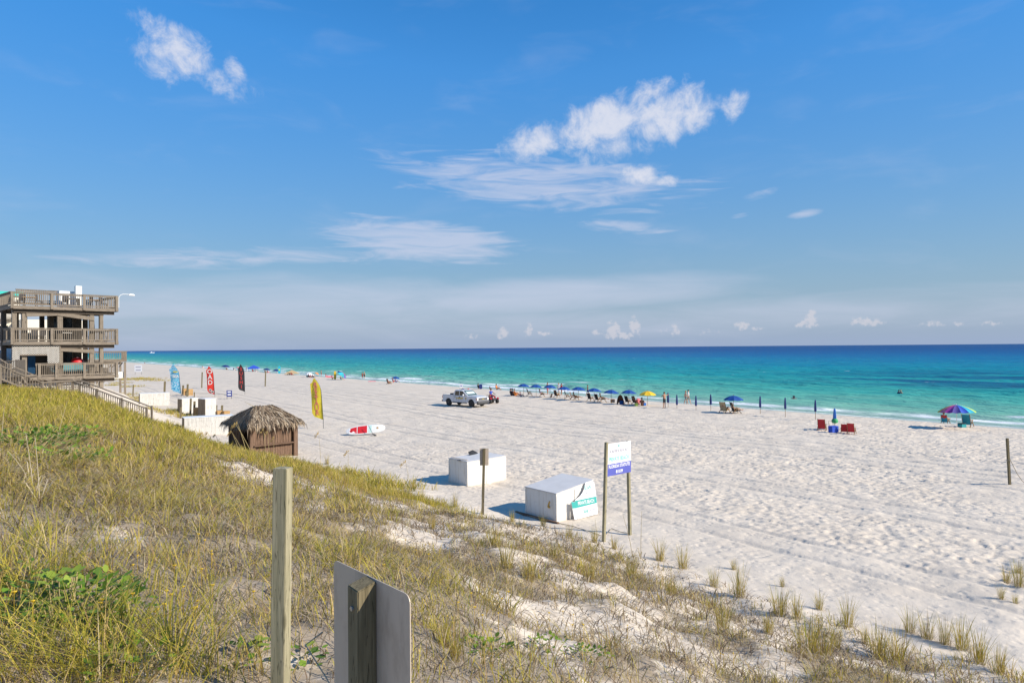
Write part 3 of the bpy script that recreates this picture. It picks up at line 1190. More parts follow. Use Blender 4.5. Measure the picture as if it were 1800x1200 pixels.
# yellow dune flowers
simple('petal', (.75, .48, .02), .6)
m_ = MB()
for (x0, y0, x1, y1, n) in [(200, 980, 470, 1130, 26), (640, 950, 760, 1050, 12), (780, 1040, 1150, 1180, 26), (0, 800, 150, 870, 14), (1150, 1120, 1350, 1190, 8), (20, 1090, 220, 1180, 8)]:
    for i in range(n):
        g = gp(random.uniform(x0, x1), random.uniform(y0, y1))
        hh_ = random.uniform(.08, .3)
        r = random.uniform(.009, .016)
        c = g + Vector((0, 0, hh_))
        m_.add([c + Vector((r * math.cos(k * 1.047), r * math.sin(k * 1.047), .004 * (k % 2))) for k in range(6)] + [c + Vector((0, 0, -.012))], [tuple(range(6))] + [((k + 1) % 6, k, 6) for k in range(6)])
        m_.tube([g - Vector((0, 0, .02)), c], [.002, .0015], 3)
o = m_.build('dune_flowers', 'petal')
tag(o, 'tiny yellow dune flowers scattered through the grass', 'flowers', None, 'stuff')

# ------------------------------------------------------------------ more materials
wood('post_wood', (.22, .20, .115), (.42, .37, .24), 2)
wood('dark_post_wood', (.11, .09, .05), (.25, .205, .12), 2)
wood('grey_wood', (.17, .138, .105), (.30, .25, .195), 0, .6)
wood('grey_wood_v', (.17, .138, .105), (.31, .26, .20), 2, .6)
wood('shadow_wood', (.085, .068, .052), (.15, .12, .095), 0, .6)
wood('brown_wood', (.14, .085, .055), (.25, .16, .11), 2, .8)
wood('tan_wood', (.42, .25, .10), (.55, .35, .16), 2, .8)
wood('white_boards', (.52, .495, .45), (.68, .655, .61), 2, .4, .7)
m, t, b = prin('white_paint')
tcn = t.new('ShaderNodeTexCoord')
na = t.noise(t.vmul(tcn.outputs['Object'], (3, 3, .5)), 2.2, 6, .65)
nb = t.noise(tcn.outputs['Object'], 14, 4, .6)
c = t.mix(t.smooth(na, .48, .78), (.77, .74, .68, 1), (.60, .54, .45, 1))
c = t.mix(t.m('MULTIPLY', t.smooth(nb, .60, .74), .45), c, (.52, .47, .40, 1))
sx3 = t.new('ShaderNodeSeparateXYZ')
t.l.new(tcn.outputs['Object'], sx3.inputs[0])
splash = t.smooth(t.m('ADD', sx3.outputs[2], t.m('MULTIPLY', nb, .25)), .38, .05)
c = t.mix(t.m('MULTIPLY', splash, .5), c, (.58, .50, .40, 1))
t.l.new(c, b.inputs['Base Color'])
b.inputs['Roughness'].default_value = .6
bump(t, b, nb, .15, .01)
simple('lid_paint', (.63, .61, .58), .7, .06, 2.0, bstr=.15)
simple('sign_white', (.80, .80, .80), .45, .02)
simple('sign_blue', (.095, .11, .43), .45, .05)
simple('sign_navy', (.03, .05, .24), .45, .05)
simple('sign_teal', (.03, .36, .32), .45, .05)
simple('print_mint', (.25, .62, .54), .5, .04)
simple('print_grey', (.42, .41, .46), .5, .05)
m, t, b = prin('sign_back')
tcn = t.new('ShaderNodeTexCoord')
na = t.noise(t.vmul(tcn.outputs['Object'], (1, 1, .35)), 9, 6, .7)
nb = t.noise(t.vmul(tcn.outputs['Object'], (60, 60, 4)), 1.0, 4, .6)
c = t.mix(t.smooth(na, .42, .75), (.58, .48, .375, 1), (.42, .33, .245, 1))
c = t.mix(t.m('MULTIPLY', t.smooth(nb, .62, .72), .4), c, (.62, .58, .52, 1))
t.l.new(c, b.inputs['Base Color'])
b.inputs['Roughness'].default_value = .5
b.inputs['Metallic'].default_value = .1
simple('rope', (.33, .28, .2), .9, .2, 30)
simple('cable', (.45, .38, .26), .8, .2, 30)
simple('brass', (.55, .36, .08), .45, .15, metal=.4)
simple('black_rubber', (.02, .02, .021), .7, .2)
simple('dark_metal', (.05, .05, .055), .5, .2)
simple('steel', (.45, .46, .47), .35, .1, metal=.7)
simple('cream_wall', (.70, .635, .52), .8, .05, .8)
simple('teal_roof', (.03, .50, .42), .5, .06)
simple('grey_roof', (.36, .33, .28), .9, .12)
simple('lamp_white', (.78, .78, .75), .4, .04)
simple('lattice', (.50, .47, .42), .8, .1)
simple('red_plastic', (.60, .02, .025), .5, .08)
simple('teal_fabric', (.10, .26, .28), .9, .12)
simple('blue_tarp', (.02, .12, .26), .6, .1)
simple('dark_glass', (.012, .014, .016), .15, .1)


# ------------------------------------------------------------------ posts and signs near the camera
def leaning_post(name, base, top, w, mat, label, cat='post', group=None, rz=0.0, cut=0.0):
    base, top = Vector(base), Vector(top)
    o = empty(name, base)
    d = top - base
    mb = MB()
    h = w / 2
    vs = []
    for p in (Vector((0, 0, -.35)), d * .5, d):
        for i, j in ((-1, -1), (1, -1), (1, 1), (-1, 1)):
            q = Vector((i * h, j * h, 0))
            q.rotate(Matrix.Rotation(rz, 3, 'Z'))
            vs.append(p + q)
    vs[8].z += cut
    vs[11].z += cut * .6
    fs = [(3, 2, 1, 0), (8, 9, 10, 11)]
    for L in (0, 4):
        fs += [(L + i, L + (i + 1) % 4, L + 4 + (i + 1) % 4, L + 4 + i) for i in range(4)]
    mb.add(vs, fs)
    mb.build('shaft', mat, o, bevel=.0035 if w > .05 else 0)
    tag(o, label, cat, group)
    return o


b0 = at(492, 1200, 3.92)
tp = at(497.5, 822, 3.92)
dz = gz(b0.x, b0.y)
b0 = tp + (b0 - tp) * ((tp.z - dz) / (tp.z - b0.z))
leaning_post('wood_post', b0, tp, .083, 'post_wood', 'tall bare square wooden post standing in the dune grass', rz=R(-8), cut=.004)

A_, B_ = Vector((-.848, 3.23, 0)), Vector((-.417, 2.75, 0))
dirp = (B_ - A_).normalized()
nrm = Vector((dirp.y, -dirp.x, 0)) if (Vector((dirp.y, -dirp.x, 0)).dot(Vector((.6, -3, 0))) > 0) else Vector((-dirp.y, dirp.x, 0))
PC = Vector((-.653, 2.94, 0))
gzz = gz(PC.x, PC.y)
sgn = empty('road_sign', (PC.x, PC.y, gzz), math.atan2(dirp.y, dirp.x))
zt = 5.70 - gzz
# local x along the plate, local y away from the camera
mb = MB()
h = .0445
vs = [(-h, -h, -.3), (h, -h, -.3), (h, h, -.3), (-h, h, -.3), (-h, -h, zt - .012), (h, -h, zt - .02), (h, h, zt + .004), (-h, h, zt + .01)]
mb.add(vs, [(3, 2, 1, 0), (4, 5, 6, 7), (0, 1, 5, 4), (1, 2, 6, 5), (2, 3, 7, 6), (3, 0, 4, 7)])
mb.build('post', 'dark_post_wood', sgn, bevel=.004)
k0 = -(A_ - PC).dot(dirp)
x0, x1 = -k0, (B_ - PC).dot(dirp)
rc = .035
out = []
for cx_, cz_, a0 in ((x1 - rc, zt + .01 - rc, 0), (x0 + rc, zt + .01 - rc, 90), (x0 + rc, zt - .65 + rc, 180), (x1 - rc, zt - .65 + rc, 270)):
    for q in range(6):
        an = R(a0 + q * 18)
        out.append((cx_ + rc * math.cos(an), cz_ + rc * math.sin(an)))
mb = MB()
mb.M = Matrix.Translation((0, h + .0045, 0))
mb.prism(out, .004)
mb.build('sign_plate', 'sign_back', sgn)
for dzb in (-.1, -.5):
    mb = MB()
    mb.lathe([(.011, -.006), (.011, .004), (.006, .008)], 6, c=(0, -h - .002, zt + dzb), axis='Y')
    mb.build('bolt', 'steel', sgn)
mb = MB()
q0 = Vector((x0 + .01, -.10, zt - .345))
q1 = Vector((-.012, -.062, zt - .56))
mb.tube([q0 + Vector((-.012, .09, .03)), q0, (q0 + q1) / 2 + Vector((0, 0, .012)), q1, q1 + Vector((.08, .0, -.13))], .0035, 6)
mb.build('wire', 'cable', sgn, True)
tag(sgn, 'grey-backed metal sign plate bolted to a short dark wooden post', 'sign')

# small sign seen from behind, half way down the dune
g = gp(848, 905)
tp = at(851, 788, g.y)
sm_s = empty('small_sign', g)
d = tp - g
MB().beam((0, 0, -.3), d, .10, .09, (0, 1, 0)).build('post', 'dark_post_wood', sm_s, bevel=.006)
hpx = g.y / 1200
mb = MB()
mb.box((d.x - .003, .06, d.z - 15 * hpx), (15.5 * hpx, .012, 30 * hpx))
mb.build('sign_plate', 'sign_back', sm_s)
tag(sm_s, 'small grey sign plate on a slim post beside a white box', 'sign')

# the private beach sign on two posts
gl = gp(1060.5, 951)
gr = gp(1107.5, 940)
tl = at(1066, 777, gl.y)
tr_ = at(1103.5, 774, gr.y)
ps = empty('beach_sign', gl, math.atan2(gr.y - gl.y, gr.x - gl.x))
inv = Matrix.Rotation(-ps.rotation_euler.z, 3, 'Z')


def loc_(p):
    return inv @ (Vector(p) - gl)


for a_, b_ in ((gl, tl), (gr, tr_)):
    MB().beam(loc_(a_) - Vector((0, 0, .4)), loc_(b_), .10, .10, (0, 1, 0)).build('post', 'post_wood', ps, bevel=.006)
L_, R_ = loc_(tl), loc_(tr_)
ph = 1.10
pw = (R_ - L_).x - .02
pc_ = Vector(((L_.x + R_.x) / 2, -.065 + (L_.y + R_.y) / 2, (L_.z + R_.z) / 2 - .03 - ph / 2))
pl = MB().box((0, 0, 0), (pw, .015, ph)).build('panel', 'sign_white', ps, loc=pc_)
MB().box((0, 0, 0), (pw, .004, .40)).build('blue_band', 'sign_blue', pl, loc=(0, -.0105, -ph / 2 + .20))
RX = (R(90), 0, 0)
lettering('SURFSIDE RESORT', .135, 'print_grey', pl, (0, -.011, .27), RX, sx=.92, bold=.002)
lettering('PRIVATE BEACH', .20, 'print_mint', pl, (0, -.011, .0), RX, sx=.74, bold=.005)
lettering('FLORIDA STATUTE', .155, 'sign_white', pl, (0, -.0155, -.245), RX, sx=.86, bold=.004)
lettering('810.09', .15, 'sign_white', pl, (0, -.0155, -.44), RX, sx=.9, bold=.004)
mb = MB()
lf = [(0, .07)] + [(-.06 * math.sin(math.pi * q / 8), .07 - .14 * q / 8) for q in range(1, 8)] + [(0, -.07)]
mb.prism(lf, .005)
mb.build('leaf_emblem', 'sign_teal', pl, loc=(.02, -.0105, .445))
tag(ps, 'white, mint and blue beach sign on two tall wooden posts', 'sign')

# the post with a slack rope on the right
g = gp(1775.5, 852)
pr = empty('rope_post', g)
tp = at(1770.5, 770, g.y) - g
MB().beam((0, 0, -.4), tp, .105, .10, (0, 1, 0)).build('shaft', 'dark_post_wood', pr, bevel=.01)
p0 = tp * .5 + Vector((.06, -.07, .03))
MB().tube([tp * .5 + Vector((.085 * math.cos(a * .6), .085 * math.sin(a * .6), .02 + .004 * a)) for a in range(22)], .014, 6).build('rope_coil', 'rope', pr, True)
e = gp(1803, 850) - g
MB().tube([p0, p0 * .6 + e * .4 + Vector((0, 0, -.14)), p0 * .25 + e * .75 + Vector((0, 0, -.12)), e, e + Vector((1.5, .3, .0))], .014, 6).build('rope', 'rope', pr, True)
tag(pr, 'dark leaning post with a slack rope on open sand', 'post')


# ------------------------------------------------------------------ the two white storage boxes
def storage_box(name, corner, th, L, Wd, h0, h1, label, extras=None):
    """corner: near corner; local x runs right, local y away; lid height h0 at x=0, h1 at x=L"""
    o = empty(name, corner, th)
    mb = MB()
    mb.add([(0, 0, -.15), (L, 0, -.15), (L, Wd, -.15), (0, Wd, -.15), (0, 0, h0), (L, 0, h1), (L, Wd, h1), (0, Wd, h0)],
           [(3, 2, 1, 0), (4, 5, 6, 7), (0, 1, 5, 4), (1, 2, 6, 5), (2, 3, 7, 6), (3, 0, 4, 7)])
    mb.build('body', 'white_paint', o, bevel=.008)
    mb = MB()
    k = .022
    mb.add([(-k, -k, h0 + .004), (L + k, -k, h1 + .004), (L + k, Wd + k, h1 + .004), (-k, Wd + k, h0 + .004),
            (-k, -k, h0 + .036), (L + k, -k, h1 + .036), (L + k, Wd + k, h1 + .036), (-k, Wd + k, h0 + .036)],
           [(3, 2, 1, 0), (4, 5, 6, 7), (0, 1, 5, 4), (1, 2, 6, 5), (2, 3, 7, 6), (3, 0, 4, 7)])
    lid = mb.build('lid', 'lid_paint', o, bevel=.006)
    for xx in (.035, L * .5, L - .035):
        hh2 = h0 + (h1 - h0) * xx / L
        MB().box((xx, -.010, hh2 / 2 - .07), (.07, .016, hh2 - .02)).build('batten', 'white_paint', o)
    for yy in (.05, Wd - .05):
        MB().box((-.010, yy, h0 / 2 - .07), (.016, .07, h0 - .02)).build('batten', 'white_paint', o)
    for yy in (.3, Wd - .3):
        MB().box((L + .012, yy, h1 - .08), (.02, .10, .12)).build('hinge', 'brass', o)
    tag(o, label, 'storage box', 'white storage boxes on the sand')
    return o, lid


c = gp(821.5, 855)
bx1, lid1 = storage_box('storage_box', c, R(40), 2.42, 1.57, 1.16, 1.20, 'white storage box with a broken black latch, behind the small grey sign')
MB().box((-.035, .62, 1.19), (.05, .22, .03), rz=.35).build('latch', 'black_rubber', bx1)
MB().box((.12, .8, 1.245), (.10, 1.3, .012), rz=.03).build('hinge_strip', 'sign_back', lid1)
mb = MB()
mb.add([(1.15, 1.35, 1.22), (1.75, 1.45, 1.25), (1.55, 1.62, 1.40), (1.2, 1.55, 1.34), (1.15, 1.35, 1.25), (1.75, 1.45, 1.28), (1.55, 1.62, 1.43), (1.2, 1.55, 1.37)], [(3, 2, 1, 0), (4, 5, 6, 7), (0, 1, 5, 4), (1, 2, 6, 5), (2, 3, 7, 6), (3, 0, 4, 7)])
mb.build('torn_flap', 'black_rubber', lid1)

c = gp(978, 917)
bx2, lid2 = storage_box('storage_box', c, R(40), 2.05, 1.80, 1.06, 1.33, 'white storage box with a sloping lid and a broken sign leaning on it')
MB().box((-.02, .40, .62), (.03, .05, .26), rx=.4).build('hasp', 'brass', bx2)
mb = MB()
mb.lathe([(.03, -.02), (.045, -.01), (.045, .04), (.02, .05)], 8, c=(-.045, .36, .50))
mb.build('padlock', 'brass', bx2)
MB().beam((-.17, 2.2, .02), (-.17, -.28, .03), .09, .09).build('skid_timber', 'brown_wood', bx2)

# broken sign boards leaning against the second box
rx_ = R(-9)
sb = empty('broken_sign', c + Matrix.Rotation(R(40), 3, 'Z') @ Vector((.80, -.26, .02)), R(38))
inner = [(.10, 0), (1.18, .03), (1.22, .62), (1.18, 1.30), (.72, 1.32), (.66, 1.20), (.60, 1.08), (.50, .96), (.36, .85), (.20, .78), (.06, .73)]
mb = MB()
mb.prism(inner, .02)
pl = mb.build('board', 'sign_white', sb)
pl.rotation_euler = (rx_, 0, 0)
mb = MB()
mb.prism([(.03, .42), (1.20, .46), (1.205, .71), (.045, .70)], .004)
mb.build('green_band', 'sign_teal', pl, loc=(0, -.0125, 0))
lettering('SCAPE', .22, 'sign_teal', pl, (.80, -.013, 1.10), RX, sx=.62, align='CENTER')
lettering('RESORT', .10, 'print_grey', pl, (.80, -.013, .90), RX, sx=.75)
lettering('PRIVATE BEACH', .20, 'sign_white', pl, (.62, -.0175, .57), RX, sx=.62, bold=.003)
lettering('Stop', .19, 'sign_teal', pl, (.56, -.013, .24), RX, sx=.75, bold=.003)
MB().box((.93, -.012, .24), (.36, .004, .05)).build('print_line', 'print_grey', pl)
mb = MB()
mb.prism([(-.09, .01), (.06, .0), (.045, .66), (-.16, .70)], .02)
pl2 = mb.build('split_board', 'sign_white', sb, loc=(0, -.01, 0))
pl2.rotation_euler = (rx_, 0, 0)
mb = MB()
mb.prism([(-.14, .44), (.045, .42), (.045, .655), (-.158, .69)], .004)
mb.build('green_band', 'sign_teal', pl2, loc=(0, -.0125, 0))
tag(sb, 'broken white and teal private beach sign leaning on a box', 'sign')

# rope lying across the sand past the sign posts
pts = [gp(x, y) + Vector((0, 0, .035)) for x, y in ((930, 908), (965, 917), (1005, 925), (1035, 935), (1062, 945), (1075, 930), (1090, 936), (1110, 940))]
tag(MB().tube(pts, .013, 6).build('beach_rope', 'rope', None, True), 'thin rope trailing over sand between box and sign posts', 'rope')

# ------------------------------------------------------------------ thatched hut
fr = gp(523, 801, .05)
hut = empty('thatched_hut', fr, R(45))
HW = 3.0
HY = 3.1


def hb(name, mat, c, s, parent=hut, **k):
    return MB().box(c, s, **k).build(name, mat, parent, bevel=.008)


# local: x from -HW (left) to 0 (right) along the lit front, y away
for (x, y) in ((-.1, .1), (-HW + .14, .1), (-.1, HY - .1), (-HW + .1, HY - .1), (-HW + .1, 1.6)):
    wd = .34 if (x < -2.5 and y < .2) else .26
    hb('corner_post', 'brown_wood', (x, y, 1.0), (wd, .22, 2.5))
for i in range(15):
    x = -HW + .40 + i * (HW - .75) / 14
    hb('plank', 'brown_wood', (x, .16 + .012 * (i % 2), .40), (.155, .03, .95))
sh = empty('shutter', (0, 0, 0))
sh.parent = hut
for i in range(13):
    x = -HW + .44 + i * (HW - .84) / 12
    hb('slat', 'brown_wood', (x, .20 + .01 * (i % 2), 1.45), (.17, .025, 1.08), sh)
hb('counter', 'brown_wood', (-HW / 2 - .02, .02, .90), (HW - .4, .30, .06))
hb('front_rail', 'brown_wood', (-HW / 2, .09, 2.0), (HW, .1, .16))
for i in range(17):
    hb('plank', 'brown_wood', (-.05, .3 + i * .16, 1.0), (.03, .14, 2.4))
    if i > 9:
        hb('plank', 'brown_wood', (-HW + .05, .3 + i * .16, 1.0), (.03, .14, 2.4))
hb('back_wall', 'brown_wood', (-HW / 2, HY - .05, 1.0), (HW - .1, .05, 2.4))
ov = .34
zr, ze = 3.10, 2.08
core = MB()
x0, x1, y0, y1 = -HW - ov + .1, ov - .1, -ov + .1, HY + ov - .1
xa, xb, ym = -HW / 2 - .55, -HW / 2 + .45, HY / 2 - .2
core.add([(x0, y0, ze), (x1, y0, ze), (x1, y1, ze), (x0, y1, ze), (xa, ym, zr - .1), (xb, ym, zr - .1), (x0, y0, ze - .1), (x1, y0, ze - .1), (x1, y1, ze - .1), (x0, y1, ze - .1)],
         [(0, 1, 5, 4), (1, 2, 5), (2, 3, 4, 5), (3, 0, 4), (6, 7, 1, 0), (7, 8, 2, 1), (8, 9, 3, 2), (9, 6, 0, 3), (9, 8, 7, 6)])
roof = core.build('roof', 'shadow_wood', hut)
th_cols = np.array([[.36, .27, .175], [.46, .36, .25], [.22, .155, .105], [.13, .095, .065], [.54, .45, .33], [.27, .21, .15]])


def thatch(n, seed):
    P0, D0, H, Wd, Cc = [], [], [], [], []
    quads = [((x0, y0), (x1, y0), (xa, ym), (xb, ym), (0, -1)), ((x1, y0), (x1, y1), (xb, ym), (xb, ym), (1, 0)), ((x1, y1), (x0, y1), (xb, ym), (xa, ym), (0, 1)), ((x0, y1), (x0, y0), (xa, ym), (xa, ym), (-1, 0))]
    Vs, Ts, Cs = [], [], []
    k = 0
    for q in quads:
        for i in range(n):
            u = random.random()
            v = random.random() ** .75           # 0 at the eave, 1 at the ridge
            ea = Vector((*q[0], ze)).lerp(Vector((*q[1], ze)), u)
            ri = Vector((*q[2], zr)).lerp(Vector((*q[3], zr)), u)
            p = ea.lerp(ri, v)
            p.z += .02 + .04 * math.sin(math.pi * v) + random.uniform(0, .14) * random.random()
            down = (ea - ri).normalized()
            side = Vector((*(Vector(q[1]) - Vector(q[0])), 0)).normalized()
            down = (down + side * random.gauss(0, .34)).normalized()
            ln = random.uniform(.3, .7) + (.25 if random.random() < .12 else 0)
            w = random.uniform(.012, .035)
            hang = 0
            e1 = p + down * ln * .55 + Vector((0, 0, random.uniform(-.02, .05)))
            over = max(0.0, .25 - v) * 4
            e2 = p + down * ln * (1 - .35 * over) + Vector((0, 0, -ln * .45 * over + random.uniform(-.05, .02)))
            sd = side * w
            Vs += [p - sd, p + sd, e1 + sd, e1 - sd, e2]
            Ts += [(k, k + 1, k + 2), (k, k + 2, k + 3), (k + 3, k + 2, k + 4)]
            c_ = th_cols[random.randrange(6)] * random.uniform(.75, 1.2)
            Cs += [(*c_, 1)] * 5
            k += 5
    return np.array([tuple(v) for v in Vs]), np.array(Ts), np.array(Cs)


th_o = link('thatch', tint_mesh('thatch', *thatch(2300, 1), 'grass_blade'), roof)
th_o['kind'] = 'stuff'
MB().tube([(xa, ym, zr), (xa - .35, ym - .1, zr + .16), (xa - .8, ym - .15, zr + .42)], [.02, .015, .004], 5).build('loose_frond', 'oat_stalk', roof, True)
tag(hut, 'small brown plank hut with a shaggy grey thatched roof', 'hut')

# ------------------------------------------------------------------ paddleboard with its paddle
c = gp(640, 765)
bd = empty('paddleboard', c + Vector((.05, .35, 0)), R(4))
mb = MB()
Lb, Wb = 3.05, .82


def outl(k, n=36, L=Lb, Wd=Wb):
    o_ = []
    for q in range(n):
        a = 2 * math.pi * q / n
        ca, sa = math.cos(a), math.sin(a)
        o_.append((L / 2 * k * math.copysign(abs(ca) ** .8, ca), Wd / 2 * k * math.copysign(abs(sa) ** .75, sa)))
    return o_


n = 36
rings = [(.93, -.055), (1.0, -.02), (1.0, .02), (.93, .05)]
vs, fs = [], []
for kk, zz in rings:
    vs += [(x, zz, y) for x, y in outl(kk)]
for r_ in range(3):
    fs += [(r_ * n + q, r_ * n + (q + 1) % n, (r_ + 1) * n + (q + 1) % n, (r_ + 1) * n + q) for q in range(n)]
fs += [tuple(range(n)), tuple(3 * n + q for q in range(n))[::-1]]
hull = mb.add(vs, fs).build('hull', 'lamp_white', bd, True)
hull.location = (0, 0, .40)
hull.rotation_euler = (R(-38), R(-5), 0)


def patch(xa_, xb_, shrink, mat, name, z=-.058):
    m_ = MB()
    top = []
    for q in range(9):
        x = xa_ + (xb_ - xa_) * q / 8
        ca = min(1, abs(x) / (Lb / 2 * .93))
        yy = Wb / 2 * .93 * (1 - ca ** 2.5) ** .47 - shrink
        top.append((x, max(yy, .02)))
    m_.prism(top + [(x, -y) for x, y in reversed(top)], .006)
    return m_.build(name, mat, hull, loc=(0, z, 0))


patch(-.62, .12, .05, 'red_plastic', 'deck_pad')
patch(-1.20, -.68, .05, 'red_plastic', 'deck_pad')
m_ = MB()
m_.prism([(-1.28, .20), (-1.28, -.26), (-.74, -.25)], .006)
m_.build('white_chevron', 'lamp_white', hull, loc=(0, -.065, 0))
m_ = MB()
m_.lathe([(.13, -.004), (.13, .004), (.085, .004), (.085, -.004)], 20, c=(-1.10, -.070, -.04), axis='Y')
m_.build('ring_emblem', 'red_plastic', hull)
MB().lathe([(.10, -.003), (.10, .003)], 6, c=(.93, -.058, .02), axis='Y').build('brown_logo', 'tan_wood', hull)
for xx in (.28, .42):
    MB().box((xx, -.058, 0), (.06, .005, .66)).build('stripe', 'print_mint', hull)
pd = empty('paddle', c + Vector((.78, -.25, .02)), 0)
MB().tube([(0, -.05, .04), (-.45, .32, .75)], .016, 6).build('shaft', 'dark_metal', pd, True)
MB().box((.10, -.10, .05), (.36, .2, .02), rz=-.7, ry=.35).build('blade', 'black_rubber', pd, bevel=.006)
tag(bd, 'white paddleboard with red deck pads propped on the sand', 'paddleboard')
tag(pd, 'dark paddle leaning on the red and white paddleboard', 'paddle')

# ------------------------------------------------------------------ feather flags
simple('flag_yellow', (.62, .50, .03), .7, .14, 2)
simple('flag_red', (.66, .035, .02), .7, .12, 2)
simple('flag_black', (.035, .03, .032), .7, .2, 2)
simple('flag_print_red', (.62, .06, .05), .7, .1)
simple('flag_print_pink', (.60, .17, .12), .7, .1)
m, t, b = prin('flag_blue')
tcn = t.new('ShaderNodeTexCoord')
nz = t.noise(tcn.outputs['Object'], 5, 5, .65, .5)
cc = t.ramp(nz, [(.28, (.02, .06, .30)), (.40, (.03, .25, .50)), (.5, (.10, .45, .62)), (.60, (.45, .62, .78)), (.68, (.5, .16, .35)), (.76, (.03, .45, .50))])
t.l.new(cc, b.inputs['Base Color'])
b.inputs['Roughness'].default_value = .7


def feather_flag(bpx, bpy_, top, bottom, wpx, mat, txt, tmat, label, tsize, lean=0.0, extra=None, rzf=0.0):
    """pole foot at a pixel; sail between image rows top and bottom, wpx wide"""
    g = gp(bpx, bpy_, 0.0)
    g.z = gz(g.x, g.y)
    k = g.y / 1200
    H = (bpy_ - top) * k
    z0 = (bpy_ - bottom) * k
    w = wpx * k
    o = empty('feather_flag', g, R(rzf))
    # curved pole along the right edge
    N = 14
    edge = []
    for q in range(N + 1):
        u = q / N
        zz = z0 + (H - z0) * u
        xx = -lean * u - (w * .55) * max(0, (u - .68) / .32) ** 2.0
        edge.append((xx, zz))
    MB().tube([(0, 0, -.3), (0, 0, z0)] + [(x, 0, z) for x, z in edge[1:]], [.022, .02] + [.018 - .010 * q / N for q in range(1, N + 1)], 7).build('pole', 'dark_metal', o, True)
    # sail: strips between the pole and the free edge, gently rippled, 8 mm thick
    cols_ = 7
    vs, fs = [], []
    for q in range(N + 1):
        u = q / N
        xr, zz = edge[q]
        xl = -lean * u - w * (1.0 if u > .12 else .80 + 1.7 * u) + (w * .22) * max(0, (u - .86) / .14) ** 2
        for side in (0, 1):
            for c_ in range(cols_ + 1):
                v = c_ / cols_
                x = xr - .02 + (xl - xr) * v
                drop = (.18 * w * v * max(0, 1 - u * 5)) if u < .2 else 0
                yy = .05 * math.sin(u * 9 + v * 3) * v + .03 * math.sin(v * 5 + u * 4)
                zt_ = zz + drop * 1.6 - (.12 * (H - z0) * v * v if u > .86 else 0) * ((u - .86) / .14 if u > .86 else 0)
                vs.append((x, yy + (.004 if side else -.004), zt_))
    row = 2 * (cols_ + 1)
    for q in range(N):
        for side in (0, 1):
            for c_ in range(cols_):
                a0 = q * row + side * (cols_ + 1) + c_
                f = (a0, a0 + 1, a0 + 1 + row, a0 + row)
                fs.append(f if side else f[::-1])
    sail = MB().add(vs, fs).build('sail', mat, o, True)
    m_ = len(txt)
    for i, ch in enumerate(txt):
        u = .90 - (i + .5) * (.80 / m_) if m_ > 3 else .80 - i * .19
        zc = z0 + (H - z0) * u
        xc = -lean * u - w * .52
        yy = min(.05 * math.sin(u * 9 + v_ * 3) * v_ + .03 * math.sin(v_ * 5 + u * 4) for v_ in (.3, .4, .5, .6, .7))
        lettering(ch, tsize * w, tmat, sail, (xc, yy - .02, zc), RX, name='letter', bold=.012)
    if extra:
        extra(sail, w, z0, H)
    tag(o, label, 'flag', 'feather flags on the beach')
    return o


def extra_blue(sail, w, z0, H):
    lettering('SEA', .42 * w, 'lamp_white', sail, (-w * .5 - .1, -.09, z0 + (H - z0) * .60), RX, bold=.01)
    MB().box((-w * .52 - .12, -.09, z0 + (H - z0) * .76), (w * .5, .01, .14)).build('yellow_bar', 'flag_yellow', sail)


def extra_red(sail, w, z0, H):
    for i, zz in enumerate((.16, .10)):
        MB().lathe([(w * .2, -.004), (w * .2, .004), (w * .13, .004), (w * .13, -.004)], 16, c=(-w * (.62 - .3 * i), -.085, z0 + (H - z0) * zz), axis='Y').build('ring_print', 'lamp_white', sail)


feather_flag(568.5, 752, 664, 737, 18, 'flag_yellow', 'RESTAUR', 'flag_print_pink', 'yellow feather flag with red lettering on open sand', .62, lean=.25)
feather_flag(318.5, 698, 641, 692, 16, 'flag_blue', '', 'lamp_white', 'blue patterned feather flag beside wooden crates', .6, lean=.42, extra=extra_blue)
feather_flag(377.5, 698, 644, 694, 12, 'flag_red', 'OAD', 'lamp_white', 'red feather flag with white letters behind the white lockers', .95, lean=.25, extra=extra_red)
feather_flag(430.5, 694, 641, 689, 11, 'flag_black', 'SUSHI', 'flag_print_red', 'black feather flag with red letters', .75, lean=.08)

# ------------------------------------------------------------------ white lockers, low walls, crates and posts beside the dune
def white_box(px, py, z, th, L, Wd, h, label, end=None, cat='box'):
    g = gp(px, py, z)
    g.z = min(z, gz(g.x, g.y))
    o = empty('white_locker' if cat == 'locker' else 'white_bench_box', g, th)
    hh_ = z + h - g.z
    MB().box((L / 2, Wd / 2, hh_ / 2 - .2), (L, Wd, hh_ + .4)).build('body', 'white_boards', o, bevel=.01)
    MB().box((-.012, Wd / 2, hh_ / 2 - .2), (.02, Wd - .01, hh_ + .38)).build('shaded_end', 'grey_wood_v', o)  # grey sheet over the white end: its shade put into the colour
    MB().box((L / 2, Wd / 2, hh_ + .025), (L + .06, Wd + .06, .04)).build('top', 'lamp_white', o)
    tag(o, label, cat)
    return o


white_box(324, 769, .05, R(31), 3.55, 1.4, 1.45, 'long low white boarded box in front of the crates', cat='box')
white_box(361, 733, .10, R(50), 1.10, 1.5, 1.75, 'tall white locker with a grey shade-coloured end standing upright', cat='locker')
white_box(320, 724, .20, R(50), 1.75, 1.0, 1.35, 'white locker with a grey shade-coloured end half sunk in the grass', cat='locker')
white_box(246, 713, .12, R(33), 3.2, 1.4, 1.40, 'long white boarded box standing alone at the dune edge', cat='box')


def stub_post(px, y0, y1, label, w=.2, z=None):
    g = gp(px, y1, 0.1 if z is None else z)
    tp = at(px + 1, y0, g.y)
    g.z = gz(g.x, g.y)
    return leaning_post('wood_post', g, tp, w, 'dark_post_wood', label, 'post', 'rough wooden posts on the beach', R(20))


